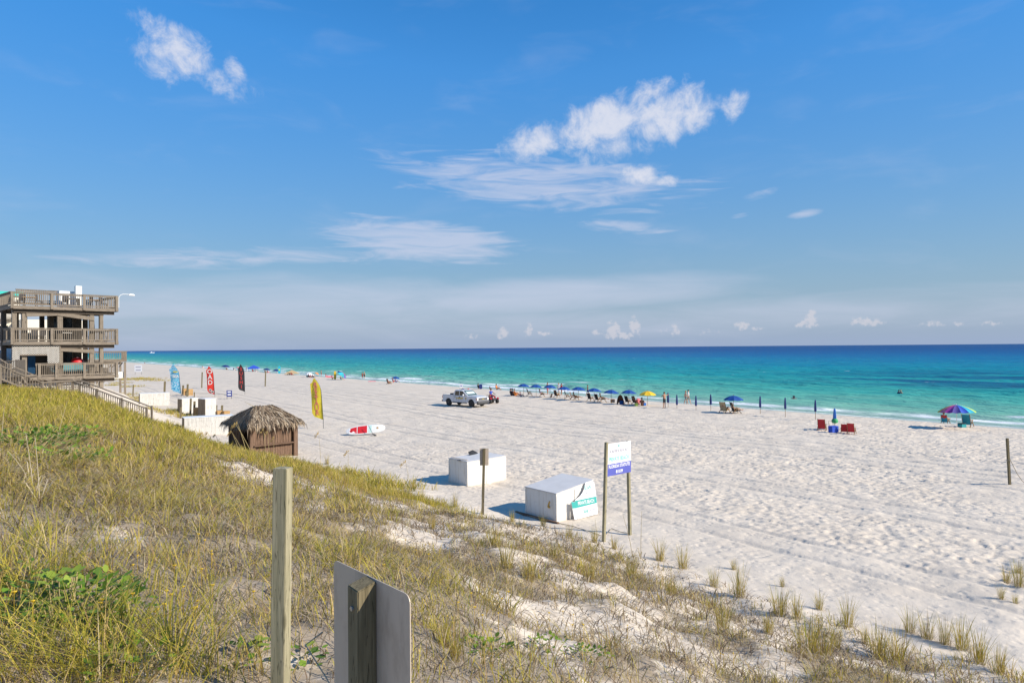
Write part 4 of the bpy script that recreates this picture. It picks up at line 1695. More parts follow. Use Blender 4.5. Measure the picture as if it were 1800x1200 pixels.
for (px, y0, y1, lab, w) in [
        (317, 715, 740, 'dark post leaning on the end of the long low white box', .16), (334.5, 700, 729, 'taller dark post between the two white lockers', .18), (341, 705, 730, 'shorter dark post between the two white lockers', .2),
        (379.5, 712, 731, 'dark post between the tall locker and a tan crate', .18), (389.5, 712, 731, 'dark post between two tan crates before the thatched hut', .2),
        (321, 677, 693, 'dark post beside the blue feather flag', .25), (329, 675, 695, 'dark post between two tan crates by the blue flag', .25), (341, 689, 699, 'short post in the sand behind the lockers', .14),
        (354.5, 654, 681, 'thin leaning post between the blue and red flags', .2), (466, 652, 678, 'thin post standing past the black flag', .22), (289, 670, 688, 'short grey post behind the long white box', .28), (233.5, 676, 697, 'dark post in the grass before the long white box', .16)]:
    stub_post(px, y0, y1, lab, w)


def crate(px, py, w, hgt, label):
    g = gp(px, py, .05)
    g.z = gz(g.x, g.y)
    o = empty('wooden_crate', g, R(40))
    n = 4
    for sx_, sy_, ln, ax in ((0, -w / 2, w, 0), (0, w / 2, w, 0), (-w / 2, 0, w, 1), (w / 2, 0, w, 1)):
        for q in range(n):
            zc = -.05 + (hgt + .05) * (q + .5) / n
            s_ = (ln, .03, (hgt + .05) / n - .012) if ax == 0 else (.03, ln - .035, (hgt + .05) / n - .012)
            MB().box((sx_, sy_, zc), s_).build('board', 'tan_wood', o)
    MB().box((0, 0, hgt + .02), (w + .05, w + .05, .04)).build('top', 'tan_wood', o)
    tag(o, label, 'crate', 'tan wooden crates')


crate(385, 732, .42, .62, 'small tan crate tight against the dark post by the tall locker')
crate(397.5, 732, .55, .58, 'tan crate nearest the thatched hut')
crate(344.5, 731, .34, .8, 'tan crate squeezed between the two white lockers')
crate(325.5, 694, .55, .95, 'tan crate beside the foot of the blue flag')
crate(334.5, 694, .62, .95, 'tan crate beyond the dark post by the blue flag')


def board_sign(px, y0, y1, y2, wpx, label, name='board_sign', th=0.0, mat='sign_navy', lines=((.25, .6), (-.18, .6)), lmat='sign_white', frame=None, z=0):
    """panel between rows y0-y1 on legs down to y2"""
    g = gp(px, y2, z)
    k = g.y / 1200
    g.z = gz(g.x, g.y)
    o = empty(name, g, th)
    H = (y2 - y0) * k
    ph_ = (y1 - y0) * k
    w = wpx * k
    for sx_ in (-1, 1):
        MB().beam((sx_ * w * .42, .03, -.2), (sx_ * w * .42, .03, H), .05, .05, (0, 1, 0)).build('leg', 'dark_metal', o)
    p_ = MB().box((0, 0, 0), (w, .03, ph_)).build('panel', mat, o, loc=(0, 0, H - ph_ / 2))
    for zz, ww in lines:
        MB().box((0, -.019, zz * ph_), (w * ww, .006, ph_ * .2)).build('print_line', lmat, p_)
    tag(o, label, 'sign')
    return o


board_sign(403, 686, 697, 701, 9, 'small navy sign board with two white lines near the lockers', th=R(10))
board_sign(811, 675, 682, 693, 5.5, 'tiny white and blue sign on legs beyond the pickup truck', mat='sign_white', lines=((.0, .6),), lmat='sign_blue')
board_sign(243, 639, 651, 656, 13, 'white banner board with faint blue print on far sand', mat='sign_white', lines=((.2, .7), (-.25, .7)), lmat='print_grey', z=.3)

# rope along the lockers
pts = [gp(x, y, .1) + Vector((0, 0, h_)) for x, y, h_ in ((298, 699, .5), (318, 697, .7), (341, 696, .55), (370, 696, .6), (398, 698, .3), (418, 699, .1))]
for p in pts:
    p.z = gz(p.x, p.y) + .5
tag(MB().tube(pts, .02, 5).build('rope_line', 'rope', None, True), 'slack rope strung behind the white lockers', 'rope')

# ------------------------------------------------------------------ the three-storey deck house
HD = Vector((.69, .724, 0)).normalized()
HO = Vector((-37.93, 51.72, 3.7))
house = empty('deck_house', HO, math.atan2(HD.y, HD.x))
PXR = [0]


def hu(px):
    """position along the front for an image column"""
    k = (px - 900) / 1200.0
    return (k * HO.y - HO.x) / (HD.x - k * HD.y)


FW = hu(207.5)
DEP = 6.5
LV = [1.02, 3.77, 6.52]          # deck floors above the base


def hbx(name, mat, c, s, parent=house, bev=0, **k):
    return MB().box(c, s, **k).build(name, mat, parent, bevel=bev)


bal_me = {}


def railing(parent, pts, z, h, cap=True, spacing=.135, postat=None, mat='grey_wood_v', name='railing'):
    """railing along a polyline of local (x, y[, z]) points; each baluster an object"""
    rt = empty(name, (0, 0, 0))
    rt.parent = parent
    for a, b_ in zip(pts[:-1], pts[1:]):
        a = Vector((a[0], a[1], (a[2] if len(a) > 2 else 0) + z))
        b_ = Vector((b_[0], b_[1], (b_[2] if len(b_) > 2 else 0) + z))
        L = (b_ - a).length
        up = Vector((0, 0, 1))
        MB().beam(a + up * h, b_ + up * h, .15, .05).build('top_rail', 'grey_wood', rt)
        MB().beam(a + up * (h - .10), b_ + up * (h - .10), .04, .10).build('under_rail', 'grey_wood', rt)
        MB().beam(a + up * .12, b_ + up * .12, .04, .10).build('bottom_rail', 'grey_wood', rt)
        n = max(1, int(L / spacing))
        key = round(h, 2)
        if key not in bal_me:
            bal_me[key] = MB().box((0, 0, h / 2 + .02), (.042, .042, h - .12)).build('baluster', mat, rt)
            src = bal_me[key]
            src.location = a.lerp(b_, .5 / n)
            st = 1
        else:
            st = 0
        for q in range(st, n):
            inst('baluster', bal_me[key], rt, a.lerp(b_, (q + .5) / n))
    return rt


for li, zf in enumerate(LV):
    y0 = 0.0
    dk = hbx('deck', 'grey_wood', (FW / 2, DEP / 2, zf - .03), (FW, DEP, .06))
    MB().box((FW / 2, -.02, zf - .12), (FW + .04, .045, .26)).build('rim_board', 'grey_wood', dk)
    MB().box((-.02, DEP / 2, zf - .12), (.045, DEP, .26)).build('rim_board', 'grey_wood', dk)
    MB().box((FW + .02, DEP / 2, zf - .12), (.045, DEP, .26)).build('rim_board', 'grey_wood', dk)
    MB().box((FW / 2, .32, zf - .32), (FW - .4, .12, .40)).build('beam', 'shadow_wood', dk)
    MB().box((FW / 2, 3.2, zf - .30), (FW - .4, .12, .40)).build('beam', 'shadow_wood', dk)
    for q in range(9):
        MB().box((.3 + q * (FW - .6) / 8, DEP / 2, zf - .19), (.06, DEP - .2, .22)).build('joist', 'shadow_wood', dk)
    xs = .0 if li else hu(62)
    rl = railing(house, [(xs, 0), (FW, 0)], zf, 1.05)
    if li:
        railing(rl, [(0, .06), (0, DEP)], zf, 1.05, spacing=.2) if False else None
    for pxp in ((20, 90, 147, 204) if li else (68, 98, 147, 204)):
        hbx('rail_post', 'grey_wood_v', (hu(pxp) + .04, -.065, zf + .42), (.19, .09, 1.26))
    MB().box((FW - .01, .35, zf + .5), (.06, .7, 1.0)).build('corner_screen', 'grey_wood_v', house)
    if li:
        lr = railing(house, [(.02, .1), (.02, DEP - .1)], zf, 1.05, spacing=.24, name='side_railing')
    railing(house, [(FW, .75), (FW, DEP - .1)], zf, 1.05, spacing=.30, name='side_railing')
# posts through all storeys
for pxp, w in ((27.5, .30), (45, .32), (108, .36), (164, .32), (181, .27)):
    hbx('support_post', 'grey_wood_v', (hu(pxp), .5, (LV[2] - .3) / 2 - .6), (w, .3, LV[2] - .3 + 1.2))
for pxp in (22, 60, 108, 170):
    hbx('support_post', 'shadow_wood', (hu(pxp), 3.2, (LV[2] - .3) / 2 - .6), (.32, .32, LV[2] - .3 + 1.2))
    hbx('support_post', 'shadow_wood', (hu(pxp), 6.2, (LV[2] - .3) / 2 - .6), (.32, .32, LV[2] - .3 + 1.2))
# shallow gabled valance boards under the upper decks
for zz, pa, pb in ((LV[2] - .55, 48, 168), (LV[1] - .62, 106, 168)):
    mid = hu(103) if pa < 60 else None
    if mid:
        MB().beam((hu(pa), .30, zz - .12), (mid, .30, zz + .02), .05, .30).build('valance', 'grey_wood', house)
        MB().beam((mid, .30, zz + .02), (hu(pb), .30, zz - .33), .05, .30).build('valance', 'grey_wood', house)
    else:
        MB().beam((hu(pa), .30, zz + .02), (hu(pb), .30, zz - .18), .05, .28).build('valance', 'grey_wood', house)
# dark inner rooms with openings, brace, lattice screen
for li in (0, 1):
    zf = LV[li]
    xa_, xb_ = hu(110), hu(172)
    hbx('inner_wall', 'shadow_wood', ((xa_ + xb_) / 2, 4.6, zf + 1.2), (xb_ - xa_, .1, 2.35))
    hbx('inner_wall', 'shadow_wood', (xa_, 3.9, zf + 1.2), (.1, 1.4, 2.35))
    w_ = hbx('window', 'dark_glass', (xa_ + 1.0, 4.53, zf + 1.4), (1.5, .03, 1.3))
    for q in (-.78, .78):
        MB().box((xa_ + 1.0 + q, 4.50, zf + 1.4), (.08, .06, 1.44)).build('frame', 'grey_wood', w_)
    MB().box((xa_ + 1.0, 4.50, zf + 2.09), (1.64, .06, .08)).build('frame', 'grey_wood', w_)
    MB().box((xa_ + 1.0, 4.50, zf + .71), (1.64, .06, .08)).build('frame', 'grey_wood', w_)
    MB().beam((hu(168), .5, LV[li] + 2.0), (hu(178), 1.8, LV[li] + .2), .08, .14).build('brace', 'grey_wood', house)
    if li == 1:
        hbx('ceiling_panel', 'shadow_wood', ((xa_ + xb_) / 2, 3.4, zf + 2.34), (xb_ - xa_, 2.6, .05))
hbx('inner_wall', 'shadow_wood', (hu(58) + 1.1, 3.4, LV[0] + 1.2), (2.7, .1, 2.3))  # dark panel added behind the opening: interior shade put into its colour
lat = MB()
lx0, lx1, lz0, lz1 = hu(22), hu(106), LV[0] + .75, LV[1] - .30
ox0, ox1, oz1 = hu(36), hu(84), LV[1] - 1.05
lw = lx1 - lx0


def clip_seg(p, d, L):
    """pieces of a slat that lie outside the opening"""
    segs = []
    cur = None
    n = int(L / .06)
    for q in range(n + 1):
        x = p[0] + d[0] * q * .06
        z_ = p[1] + d[1] * q * .06
        ok = lx0 <= x <= lx1 and lz0 <= z_ <= lz1 and not (ox0 < x < ox1 and z_ < oz1)
        if ok:
            cur = [(x, z_), (x, z_)] if cur is None else [cur[0], (x, z_)]
        elif cur:
            segs.append(cur)
            cur = None
    if cur:
        segs.append(cur)
    return segs


for sgn_, yy in ((1, .16), (-1, .175)):
    q = lx0 - 3.2
    while q < lx1 + 3.2:
        for a_, b_ in clip_seg((q, lz0), (sgn_ * .7071, .7071), 4.5):
            if abs(a_[0] - b_[0]) > .05:
                lat.beam((a_[0], yy, a_[1]), (b_[0], yy, b_[1]), .012, .045, (0, 0, 1))
        q += .16
lo = lat.build('lattice', 'lattice', house)
lo['kind'] = 'stuff'
hbx('lattice_frame', 'grey_wood', ((lx0 + lx1) / 2, .17, lz1 + .03), (lw, .06, .08))
hbx('lattice_frame', 'grey_wood', ((ox0 + ox1) / 2, .17, oz1 + .03), (ox1 - ox0, .06, .10))
hbx('lattice_frame', 'grey_wood_v', (lx1 + .03, .17, (lz0 + lz1) / 2), (.08, .06, lz1 - lz0))
# lattice skirt below the lowest deck
sk = MB()
for sgn_, yy in ((1, .55), (-1, .562)):
    q = hu(85) - 1.2
    while q < hu(165):
        sk.beam((q, yy, -.55), (q + sgn_ * 1.25, yy, .7), .012, .04)
        q += .17
so = sk.build('lattice_skirt', 'lattice', house)
so['kind'] = 'stuff'
hbx('tarp', 'blue_tarp', (hu(45) + .9, 2.6, LV[0] + 1.0), (.5, .05, 1.6))
# roof terrace: raised railing behind, white stack, stair
hbx('upper_deck', 'grey_wood', (hu(85), 4.6, LV[2] + .45), (4.0, 2.6, .1))
railing(house, [(hu(45), 3.4), (hu(140), 3.4)], LV[2] + .5, 1.0, name='upper_railing', spacing=.15)
hbx('white_stack', 'lamp_white', (hu(147.5), 1.6, LV[2] + .9), (.44, .44, 1.9))
hbx('service_box', 'lamp_white', (hu(131), 2.4, LV[2] + .75), (1.15, .8, 1.35))
# flood lamp on a bent arm
fl = empty('flood_lamp', (FW + .06, -.02, LV[2] + .1))
fl.parent = house
MB().tube([(0, 0, 0), (0, 0, .85), (.12, -.02, 1.05), (.32, -.05, 1.14), (.75, -.1, 1.13)], .026, 8).build('arm', 'lamp_white', fl, True)
MB().box((.95, -.12, 1.10), (.46, .22, .15), rz=-.13, ry=.06, taper=.8).build('lamp_head', 'lamp_white', fl, bevel=.03)
tag(house, 'weathered grey three-storey timber deck house with open verandas', 'house')


# loose things on its decks
def on_house(x, y, z):
    return HO + Matrix.Rotation(house.rotation_euler.z, 3, 'Z') @ Vector((x, y, z))


wood('table_wood', (.34, .22, .12), (.46, .31, .18), 0)


def terrace_table(px, y, li, label, mat='grey_wood'):
    o = empty('terrace_table', on_house(hu(px), y, LV[li]), house.rotation_euler.z + random.uniform(-.3, .3))
    MB().box((0, 0, .74), (.9, .8, .05)).build('table_top', mat, o)
    for sx_ in (-1, 1):
        for sy_ in (-1, 1):
            MB().box((sx_ * .38, sy_ * .33, .36), (.06, .06, .72)).build('leg', 'dark_metal', o)
    tag(o, label, 'table', 'tables on the deck house')


def terrace_chair(px, y, li, label, mat='dark_metal', rz=0):
    o = empty('terrace_chair', on_house(hu(px), y, LV[li]), house.rotation_euler.z + rz)
    MB().box((0, 0, .45), (.44, .42, .04)).build('seat', mat, o)
    MB().box((0, .2, .75), (.44, .035, .5), rx=-.15).build('backrest', mat, o)
    for sx_ in (-1, 1):
        for sy_ in (-1, 1):
            MB().box((sx_ * .19, sy_ * .18, .22), (.035, .035, .44)).build('leg', mat, o)
    tag(o, label, 'chair', 'chairs on the deck house')


terrace_table(60, 1.4, 2, 'table on the roof terrace near the corner of the deck house', 'tan_wood')
terrace_table(135, 1.0, 2, 'table on the roof terrace before the white service box')
terrace_table(175, 1.6, 2, 'table on the roof terrace near the flood lamp', 'table_wood')
for px, lab in ((44, 'dark chair in the corner of the roof terrace'), (76, 'dark chair beside the tan roof terrace table'), (122, 'dark chair left of the table by the service box'), (164, 'dark chair between the white stack and the last terrace table'), (190, 'dark chair near the flood lamp end of the roof terrace')):
    terrace_chair(px, 1.2, 2, lab, rz=random.uniform(-1.5, 1.5))
terrace_table(122, 1.6, 1, 'pale table on the middle veranda', 'white_boards')
for px, lab in ((66, 'dark chair on the middle veranda above the lattice'), (80, 'second dark chair on the middle veranda above the lattice'), (158, 'dark chair on the middle veranda by the right support post'), (190, 'dark chair at the sea end of the middle veranda')):
    terrace_chair(px, 1.3, 1, lab, rz=random.uniform(-1, 1))
# teal cushioned bench and a red bundle on the lowest deck
bn = empty('bench', on_house(hu(130), .75, LV[0]), house.rotation_euler.z)
MB().box((0, .0, .42), (2.8, .5, .12)).build('seat', 'teal_fabric', bn, bevel=.03)
MB().box((0, .28, .75), (2.8, .12, .6)).build('backrest', 'teal_fabric', bn, bevel=.03)
for sx_ in (-1.2, 0, 1.2):
    MB().box((sx_, 0, .18), (.08, .45, .36)).build('leg', 'dark_metal', bn)
tag(bn, 'long teal cushioned bench behind the lowest railing', 'bench')
rb = empty('red_cooler', on_house(hu(146), 1.6, LV[0] + .0), house.rotation_euler.z)
MB().lathe([(.3, .75), (.46, .85), (.50, 1.05), (.42, 1.3), (.2, 1.42), (.05, 1.44)], 14).build('drum', 'red_plastic', rb, True)
MB().lathe([(.06, 1.40), (.07, 1.50), (.03, 1.53)], 8).build('knob', 'lamp_white', rb)
MB().box((0, 0, .38), (.6, .6, .76)).build('stand', 'dark_metal', rb)
tag(rb, 'round red drum on a dark stand on the lowest deck', 'drum')

# ------------------------------------------------------------------ walkover stairs in front of the house
def wk(px, py, Yd):
    return at(px, py, Yd)


path = [(-40, 617, 45.5), (0, 642, 46.0), (74, 672, 47.6), (128, 669, 49.6), (258, 718, 49.5)]
P3 = [wk(*p) for p in path]
root = P3[2].copy()
root.z = gz(root.x, root.y)
wo_ = empty('beach_walkover', root)
lp = [p - root for p in P3]
HR = 1.0
back = Vector((-.35, 1.35, 0))
for i in range(len(lp) - 1):
    a, b_ = lp[i], lp[i + 1]
    MB().beam(a, b_, .13, .06).build('handrail', 'grey_wood', wo_)
    MB().beam(a - Vector((0, 0, HR - .12)), b_ - Vector((0, 0, HR - .12)), .05, .12).build('lower_rail', 'grey_wood', wo_)
    MB().beam(a + back, b_ + back, .13, .06).build('handrail', 'grey_wood', wo_)
    L = (b_ - a).length
    n = int(L / .17)
    for q in range(n):
        p = a.lerp(b_, (q + .5) / n)
        inst('baluster', bal_me[1.05], wo_, p - Vector((0, 0, 1.02)))
    n = int(L / .42)
    for q in range(n):
        p = a.lerp(b_, (q + .5) / n) - Vector((0, 0, HR + .02)) + back * .5
        MB().box(p, (.46, 1.3, .05), rz=math.atan2(back.y, back.x) - R(90)).build('tread', 'grey_wood', wo_)
for i, p in enumerate(lp):
    for off in (Vector((0, 0, 0)), back):
        MB().box(p + off - Vector((0, 0, .75)), (.12, .12, 1.7)).build('post', 'grey_wood_v', wo_)
for f in (.33, .66):
    p = lp[3].lerp(lp[4], f)
    MB().box(p - Vector((0, 0, .75)), (.12, .12, 1.7)).build('post', 'grey_wood_v', wo_)
tag(wo_, 'weathered timber stair walkway with balusters descending to the beach', 'walkway')
# upper landing joining the house on the left
ul = [wk(-30, 636, 50.5), wk(33, 634, 50.5), wk(48, 655, 51.2)]
rt2 = ul[1].copy()
rt2.z = gz(rt2.x, rt2.y)
la = empty('stair_landing', rt2)
q_ = [p - rt2 for p in ul]
for a, b_ in zip(q_[:-1], q_[1:]):
    MB().beam(a, b_, .13, .06).build('handrail', 'grey_wood', la)
    MB().beam(a - Vector((0, 0, .88)), b_ - Vector((0, 0, .88)), .05, .12).build('lower_rail', 'grey_wood', la)
    n = max(2, int((b_ - a).length / .15))
    for q in range(n):
        inst('baluster', bal_me[1.05], la, a.lerp(b_, (q + .5) / n) - Vector((0, 0, 1.02)))
MB().box(q_[1] - Vector((-.15, 0, .55)), (.75, .12, 1.25)).build('end_screen', 'grey_wood_v', la)
MB().box((q_[0] + q_[1]) / 2 + Vector((0, .9, -1.1)), ((q_[1] - q_[0]).length, 1.9, .12)).build('platform', 'grey_wood', la)
for f in (0.1, .95):
    MB().box(q_[0].lerp(q_[1], f) - Vector((0, -.2, 1.2)), (.15, .15, 2.4)).build('post', 'grey_wood_v', la)
tag(la, 'upper timber landing beside the lattice screen of the house', 'landing')

# ------------------------------------------------------------------ neighbouring buildings
pav_o = at(222, 617, 68)
pav = empty('deck_pavilion', Vector((pav_o.x, pav_o.y, 3.4)), math.atan2(.609, .793) - R(0))
zt_ = pav_o.z - 3.4
Lp = 4.6
MB().box((-Lp / 2, 1.5, zt_ - .95), (Lp, 3.4, .22)).build('deck', 'grey_wood', pav)
railing(pav, [(-Lp, -.2), (0, -.2)], zt_ - .95, .95, spacing=.17)
railing(pav, [(0, -.2), (0, 3.2)], zt_ - .95, .95, spacing=.24, name='side_railing')
for x in (-Lp, -2.5, -.12):
    for y in (0, 3):
        MB().box((x, y, (zt_ - 1.1) / 2 - .6), (.18, .18, zt_ - 1.1 + 1.2)).build('support_post', 'grey_wood_v', pav)
MB().box((-.75, .1, zt_ - 2.35), (1.25, .06, .62)).build('white_panel', 'lamp_white', pav)
MB().box((-2.6, .3, zt_ - 1.9), (2.0, .3, .9)).build('counter', 'dark_metal', pav)
MB().box((-1.9, .0, zt_ - 1.45), (.6, .1, .28)).build('menu_board', 'lamp_white', pav)
for q in range(4):
    MB().box((-1.3 + q * .28, .2, zt_ - 1.35), (.1, .06, .55), ry=.6).build('awning_strut', 'dark_metal', pav)
tag(pav, 'smaller timber deck pavilion past the house with a white panel', 'pavilion')

simple('hotel_trim', (.5, .48, .43), .8, .05)
ho = at(36, 560, 78)
hotel = empty('hotel', Vector((ho.x, ho.y, 3.5)), R(38))
Hh = at(36, 520, 78).z - 3.5
MB().box((-9, 9, Hh / 2 - .5), (18, 18, Hh + 1)).build('wall', 'cream_wall', hotel)
rf = MB().box((-9, 9, Hh + .22), (18.6, 18.6, .45)).build('roof_edge', 'teal_roof', hotel)
MB().box((-9, 9, Hh - .65), (18.12, 18.12, .3)).build('cornice', 'hotel_trim', hotel)
for zz in (2.2, 5.4, 8.4):
    for q in range(5):
        w_ = MB().box((-1.8 - q * 3.4, -.02, zz), (1.3, .06, 1.5)).build('window', 'dark_glass', hotel)
        MB().box((-1.8 - q * 3.4, -.04, zz - .8), (1.5, .12, .1)).build('sill', 'hotel_trim', w_)
MB().tube([(-.9, -.35, Hh - 2.6), (-.9, -.35, Hh - 2.4), (-2.6, -.5, Hh - 2.4)], .5, 10).build('awning', 'grey_roof', hotel, True)
tag(hotel, 'tall cream building with a teal roof edge behind the deck house', 'building')
hw = at(40, 560, 74)
wing = empty('hotel_wing', Vector((hw.x, hw.y, 3.5)), R(44))
MB().box((3.0, 5, 3.1), (6.2, 10, 7.2)).build('wall', 'cream_wall', wing)
for q in range(3):
    w_ = MB().box((.9 + q * 2.0, -.02, 4.6), (.9, .06, 1.3)).build('window', 'dark_glass', wing)
    MB().box((.9 + q * 2.0, -.05, 3.9), (1.1, .12, .1)).build('sill', 'hotel_trim', w_)
tag(wing, 'low cream wing seen through the open verandas', 'building')
sd_o = at(-6, 640, 60)
shd = empty('shed', Vector((sd_o.x, sd_o.y, 3.6)), R(30))
MB().box((0, 0, .9), (3.0, 3, 2.2)).build('wall', 'cream_wall', shd)
MB().prism([(-1.8, 1.9), (1.8, 1.9), (0, 3.4)], 3.4).build('roof', 'grey_roof', shd)
MB().box((.9, 0, 3.1), (.6, .6, 1.1)).build('chimney', 'lamp_white', shd)
tag(shd, 'small shed with a grey gabled roof left of the deck house', 'shed')

# grassy hummock on the far sand
parts = []
for (px, py, n, sp) in [(240, 661, 90, 2.2), (255, 662, 90, 2.0), (228, 663, 60, 2.0), (270, 664, 50, 1.6), (285, 665, 20, 1.2), (215, 668, 40, 1.2), (235, 674, 40, 1.2), (200, 672, 40, 1.0), (210, 688, 50, 1.2), (225, 694, 60, 1.2), (245, 700, 50, 1.0), (290, 716, 60, 1.2), (310, 722, 50, .9), (330, 727, 40, .6), (180, 684, 40, .8)]:
    g = gp(px, py, .6)
    cx_ = g.x + rng.normal(0, sp, n)
    cy_ = g.y + rng.normal(0, sp, n)
    k = n
    parts.append(clump_blades(cx_, cy_, 8, np.full(k, .3), .25 + .35 * rng.random(k), np.full(k, .035), np.full(k, .45), np.tile(W_LONG + W_DRY, (k, 1))))
V, T, C = merge(parts)
tag(link('hummock_grass', tint_mesh('hummock_grass', V, T, C, 'grass_blade')), 'olive grass on low hummocks of sand past the house', 'grass', None, 'stuff')

# ------------------------------------------------------------------ people
def colmat(name, col, rough=.75):
    if name not in MATS:
        simple(name, col, rough, .08, 8)
    return name


colmat('skin_tan', (.42, .215, .125), .6)
colmat('skin_fair', (.58, .34, .235), .6)
colmat('skin_dark', (.15, .075, .045), .6)
colmat('hair_brown', (.06, .035, .02))
colmat('hair_blond', (.40, .27, .12))
colmat('hair_black', (.015, .012, .01))
colmat('cloth_black', (.02, .02, .024))
colmat('cloth_red', (.50, .025, .03))
colmat('cloth_white', (.78, .78, .77))
colmat('cloth_blue', (.03, .09, .50))
colmat('cloth_navy', (.015, .025, .11))
colmat('cloth_grey', (.22, .20, .19))
colmat('cloth_pink', (.78, .20, .25))
colmat('cloth_purple', (.12, .09, .32))
colmat('cloth_yellow', (.74, .50, .03))
colmat('cloth_orange', (.75, .22, .03))
colmat('cloth_teal', (.02, .30, .33))
colmat('cloth_green', (.04, .34, .12))
colmat('cloth_tan', (.50, .36, .19))
colmat('cloth_brown', (.17, .08, .05))
colmat('canopy_blue', (.008, .062, .27), .65)
colmat('canopy_navy', (.012, .03, .15), .65)
colmat('canopy_yellow', (.78, .48, .02), .65)
colmat('frame_wood', (.30, .17, .07))
colmat('foam_white', (.8, .8, .8))


def limb(base, dirs):
    pts = [Vector(base)]
    for d in dirs:
        pts.append(pts[-1] + Vector(d))
    return pts


def pose(kind):
    """joint positions of a 1.75 m person facing +x: dict of named joints"""
    J = {}
    V3 = Vector
    if kind in ('stand', 'phone', 'walk', 'walk2', 'wade'):
        J['pelvis'] = V3((0, 0, .95))
        J['waist'] = V3((.01, 0, 1.10))
        J['chest'] = V3((.01, 0, 1.32))
        J['neck'] = V3((0, 0, 1.48))
        J['head'] = V3((.02, 0, 1.62))
        J['crown'] = V3((.01, 0, 1.70))
        st_ = {'stand': (.03, -.03), 'phone': (.02, -.02), 'walk': (.28, -.26), 'walk2': (-.24, .26), 'wade': (.04, -.04)}[kind]
        for sd_, sg, dx in (('L', 1, st_[0]), ('R', -1, st_[1])):
            J['hip' + sd_] = V3((0, sg * .095, .90))
            J['knee' + sd_] = V3((dx * .55 + .03, sg * .10, .49))
            J['ankle' + sd_] = V3((dx, sg * .10, .07 + max(0, -dx) * .12))
            J['toe' + sd_] = V3((dx + .16, sg * .12, .03))
            J['sh' + sd_] = V3((0, sg * .18, 1.41))
            sw_ = -dx * .6
            J['el' + sd_] = V3((sw_ * .5 - .02, sg * .235, 1.13))
            J['ha' + sd_] = V3((sw_ + .06, sg * .225, .90))
            J['fi' + sd_] = V3((sw_ + .09, sg * .215, .79))
        if kind == 'phone':
            J['elR'] = V3((.10, -.42, 1.36))
            J['haR'] = V3((.12, -.66, 1.44))
            J['fiR'] = V3((.14, -.76, 1.46))
            J['elL'] = V3((.18, .26, 1.22))
            J['haL'] = V3((.26, .06, 1.36))
            J['fiL'] = V3((.26, -.02, 1.42))
    elif kind in ('sit', 'recline'):
        lean = .30 if kind == 'sit' else .62
        hz_ = .40 if kind == 'sit' else .34
        u = V3((-math.sin(lean), 0, math.cos(lean)))
        J['pelvis'] = V3((0, 0, hz_))
        J['waist'] = J['pelvis'] + u * .16
        J['chest'] = J['pelvis'] + u * .38
        J['neck'] = J['pelvis'] + u * .54
        J['head'] = J['neck'] + V3((.03, 0, .14))
        J['crown'] = J['head'] + V3((-.01, 0, .08))
        for sd_, sg in (('L', 1), ('R', -1)):
            J['hip' + sd_] = J['pelvis'] + V3((.03, sg * .09, -.02))
            if kind == 'sit':
                J['knee' + sd_] = V3((.44, sg * .11, hz_ + .07))
                J['ankle' + sd_] = V3((.60, sg * .11, .08))
                J['toe' + sd_] = V3((.76, sg * .12, .04))
            else:
                J['knee' + sd_] = V3((.43, sg * .10, hz_ + .10))
                J['ankle' + sd_] = V3((.84, sg * .10, hz_ - .06))
                J['toe' + sd_] = V3((.90, sg * .11, hz_ + .08))
            J['sh' + sd_] = J['pelvis'] + u * .46 + V3((0, sg * .18, 0))
            J['el' + sd_] = J['sh' + sd_] + V3((.06, sg * .09, -.26))
            J['ha' + sd_] = J['el' + sd_] + V3((.24, -sg * .02, .04))
            J['fi' + sd_] = J['ha' + sd_] + V3((.09, 0, 0))
    elif kind == 'ground':
        u = V3((-.18, 0, .98))
        J['pelvis'] = V3((0, 0, .11))
        J['waist'] = J['pelvis'] + u * .16
        J['chest'] = J['pelvis'] + u * .38
        J['neck'] = J['pelvis'] + u * .54
        J['head'] = J['neck'] + V3((.04, 0, .14))
        J['crown'] = J['head'] + V3((-.01, 0, .08))
        for sd_, sg in (('L', 1), ('R', -1)):
            J['hip' + sd_] = V3((.04, sg * .09, .10))
            J['knee' + sd_] = V3((.40, sg * .13, .36))
            J['ankle' + sd_] = V3((.66, sg * .11, .07))
            J['toe' + sd_] = V3((.82, sg * .12, .04))
            J['sh' + sd_] = J['pelvis'] + u * .46 + V3((0, sg * .18, 0))
            J['el' + sd_] = J['sh' + sd_] + V3((.16, sg * .08, -.20))
            J['ha' + sd_] = V3((.38, sg * .16, .42))
            J['fi' + sd_] = V3((.45, sg * .10, .40))
    elif kind == 'rider':
        u = V3((.10, 0, .99))
        J['pelvis'] = V3((0, 0, .88))
        J['waist'] = J['pelvis'] + u * .16
        J['chest'] = J['pelvis'] + u * .38
        J['neck'] = J['pelvis'] + u * .54
        J['head'] = J['neck'] + V3((.03, 0, .14))
        J['crown'] = J['head'] + V3((-.01, 0, .08))
        for sd_, sg in (('L', 1), ('R', -1)):
            J['hip' + sd_] = V3((.03, sg * .11, .86))
            J['knee' + sd_] = V3((.40, sg * .30, .80))
            J['ankle' + sd_] = V3((.32, sg * .34, .42))
            J['toe' + sd_] = V3((.48, sg * .36, .38))
            J['sh' + sd_] = J['pelvis'] + u * .46 + V3((0, sg * .19, 0))
            J['el' + sd_] = J['sh' + sd_] + V3((.20, sg * .10, -.20))
            J['ha' + sd_] = V3((.56, sg * .33, 1.08))
            J['fi' + sd_] = V3((.64, sg * .30, 1.07))
    return J


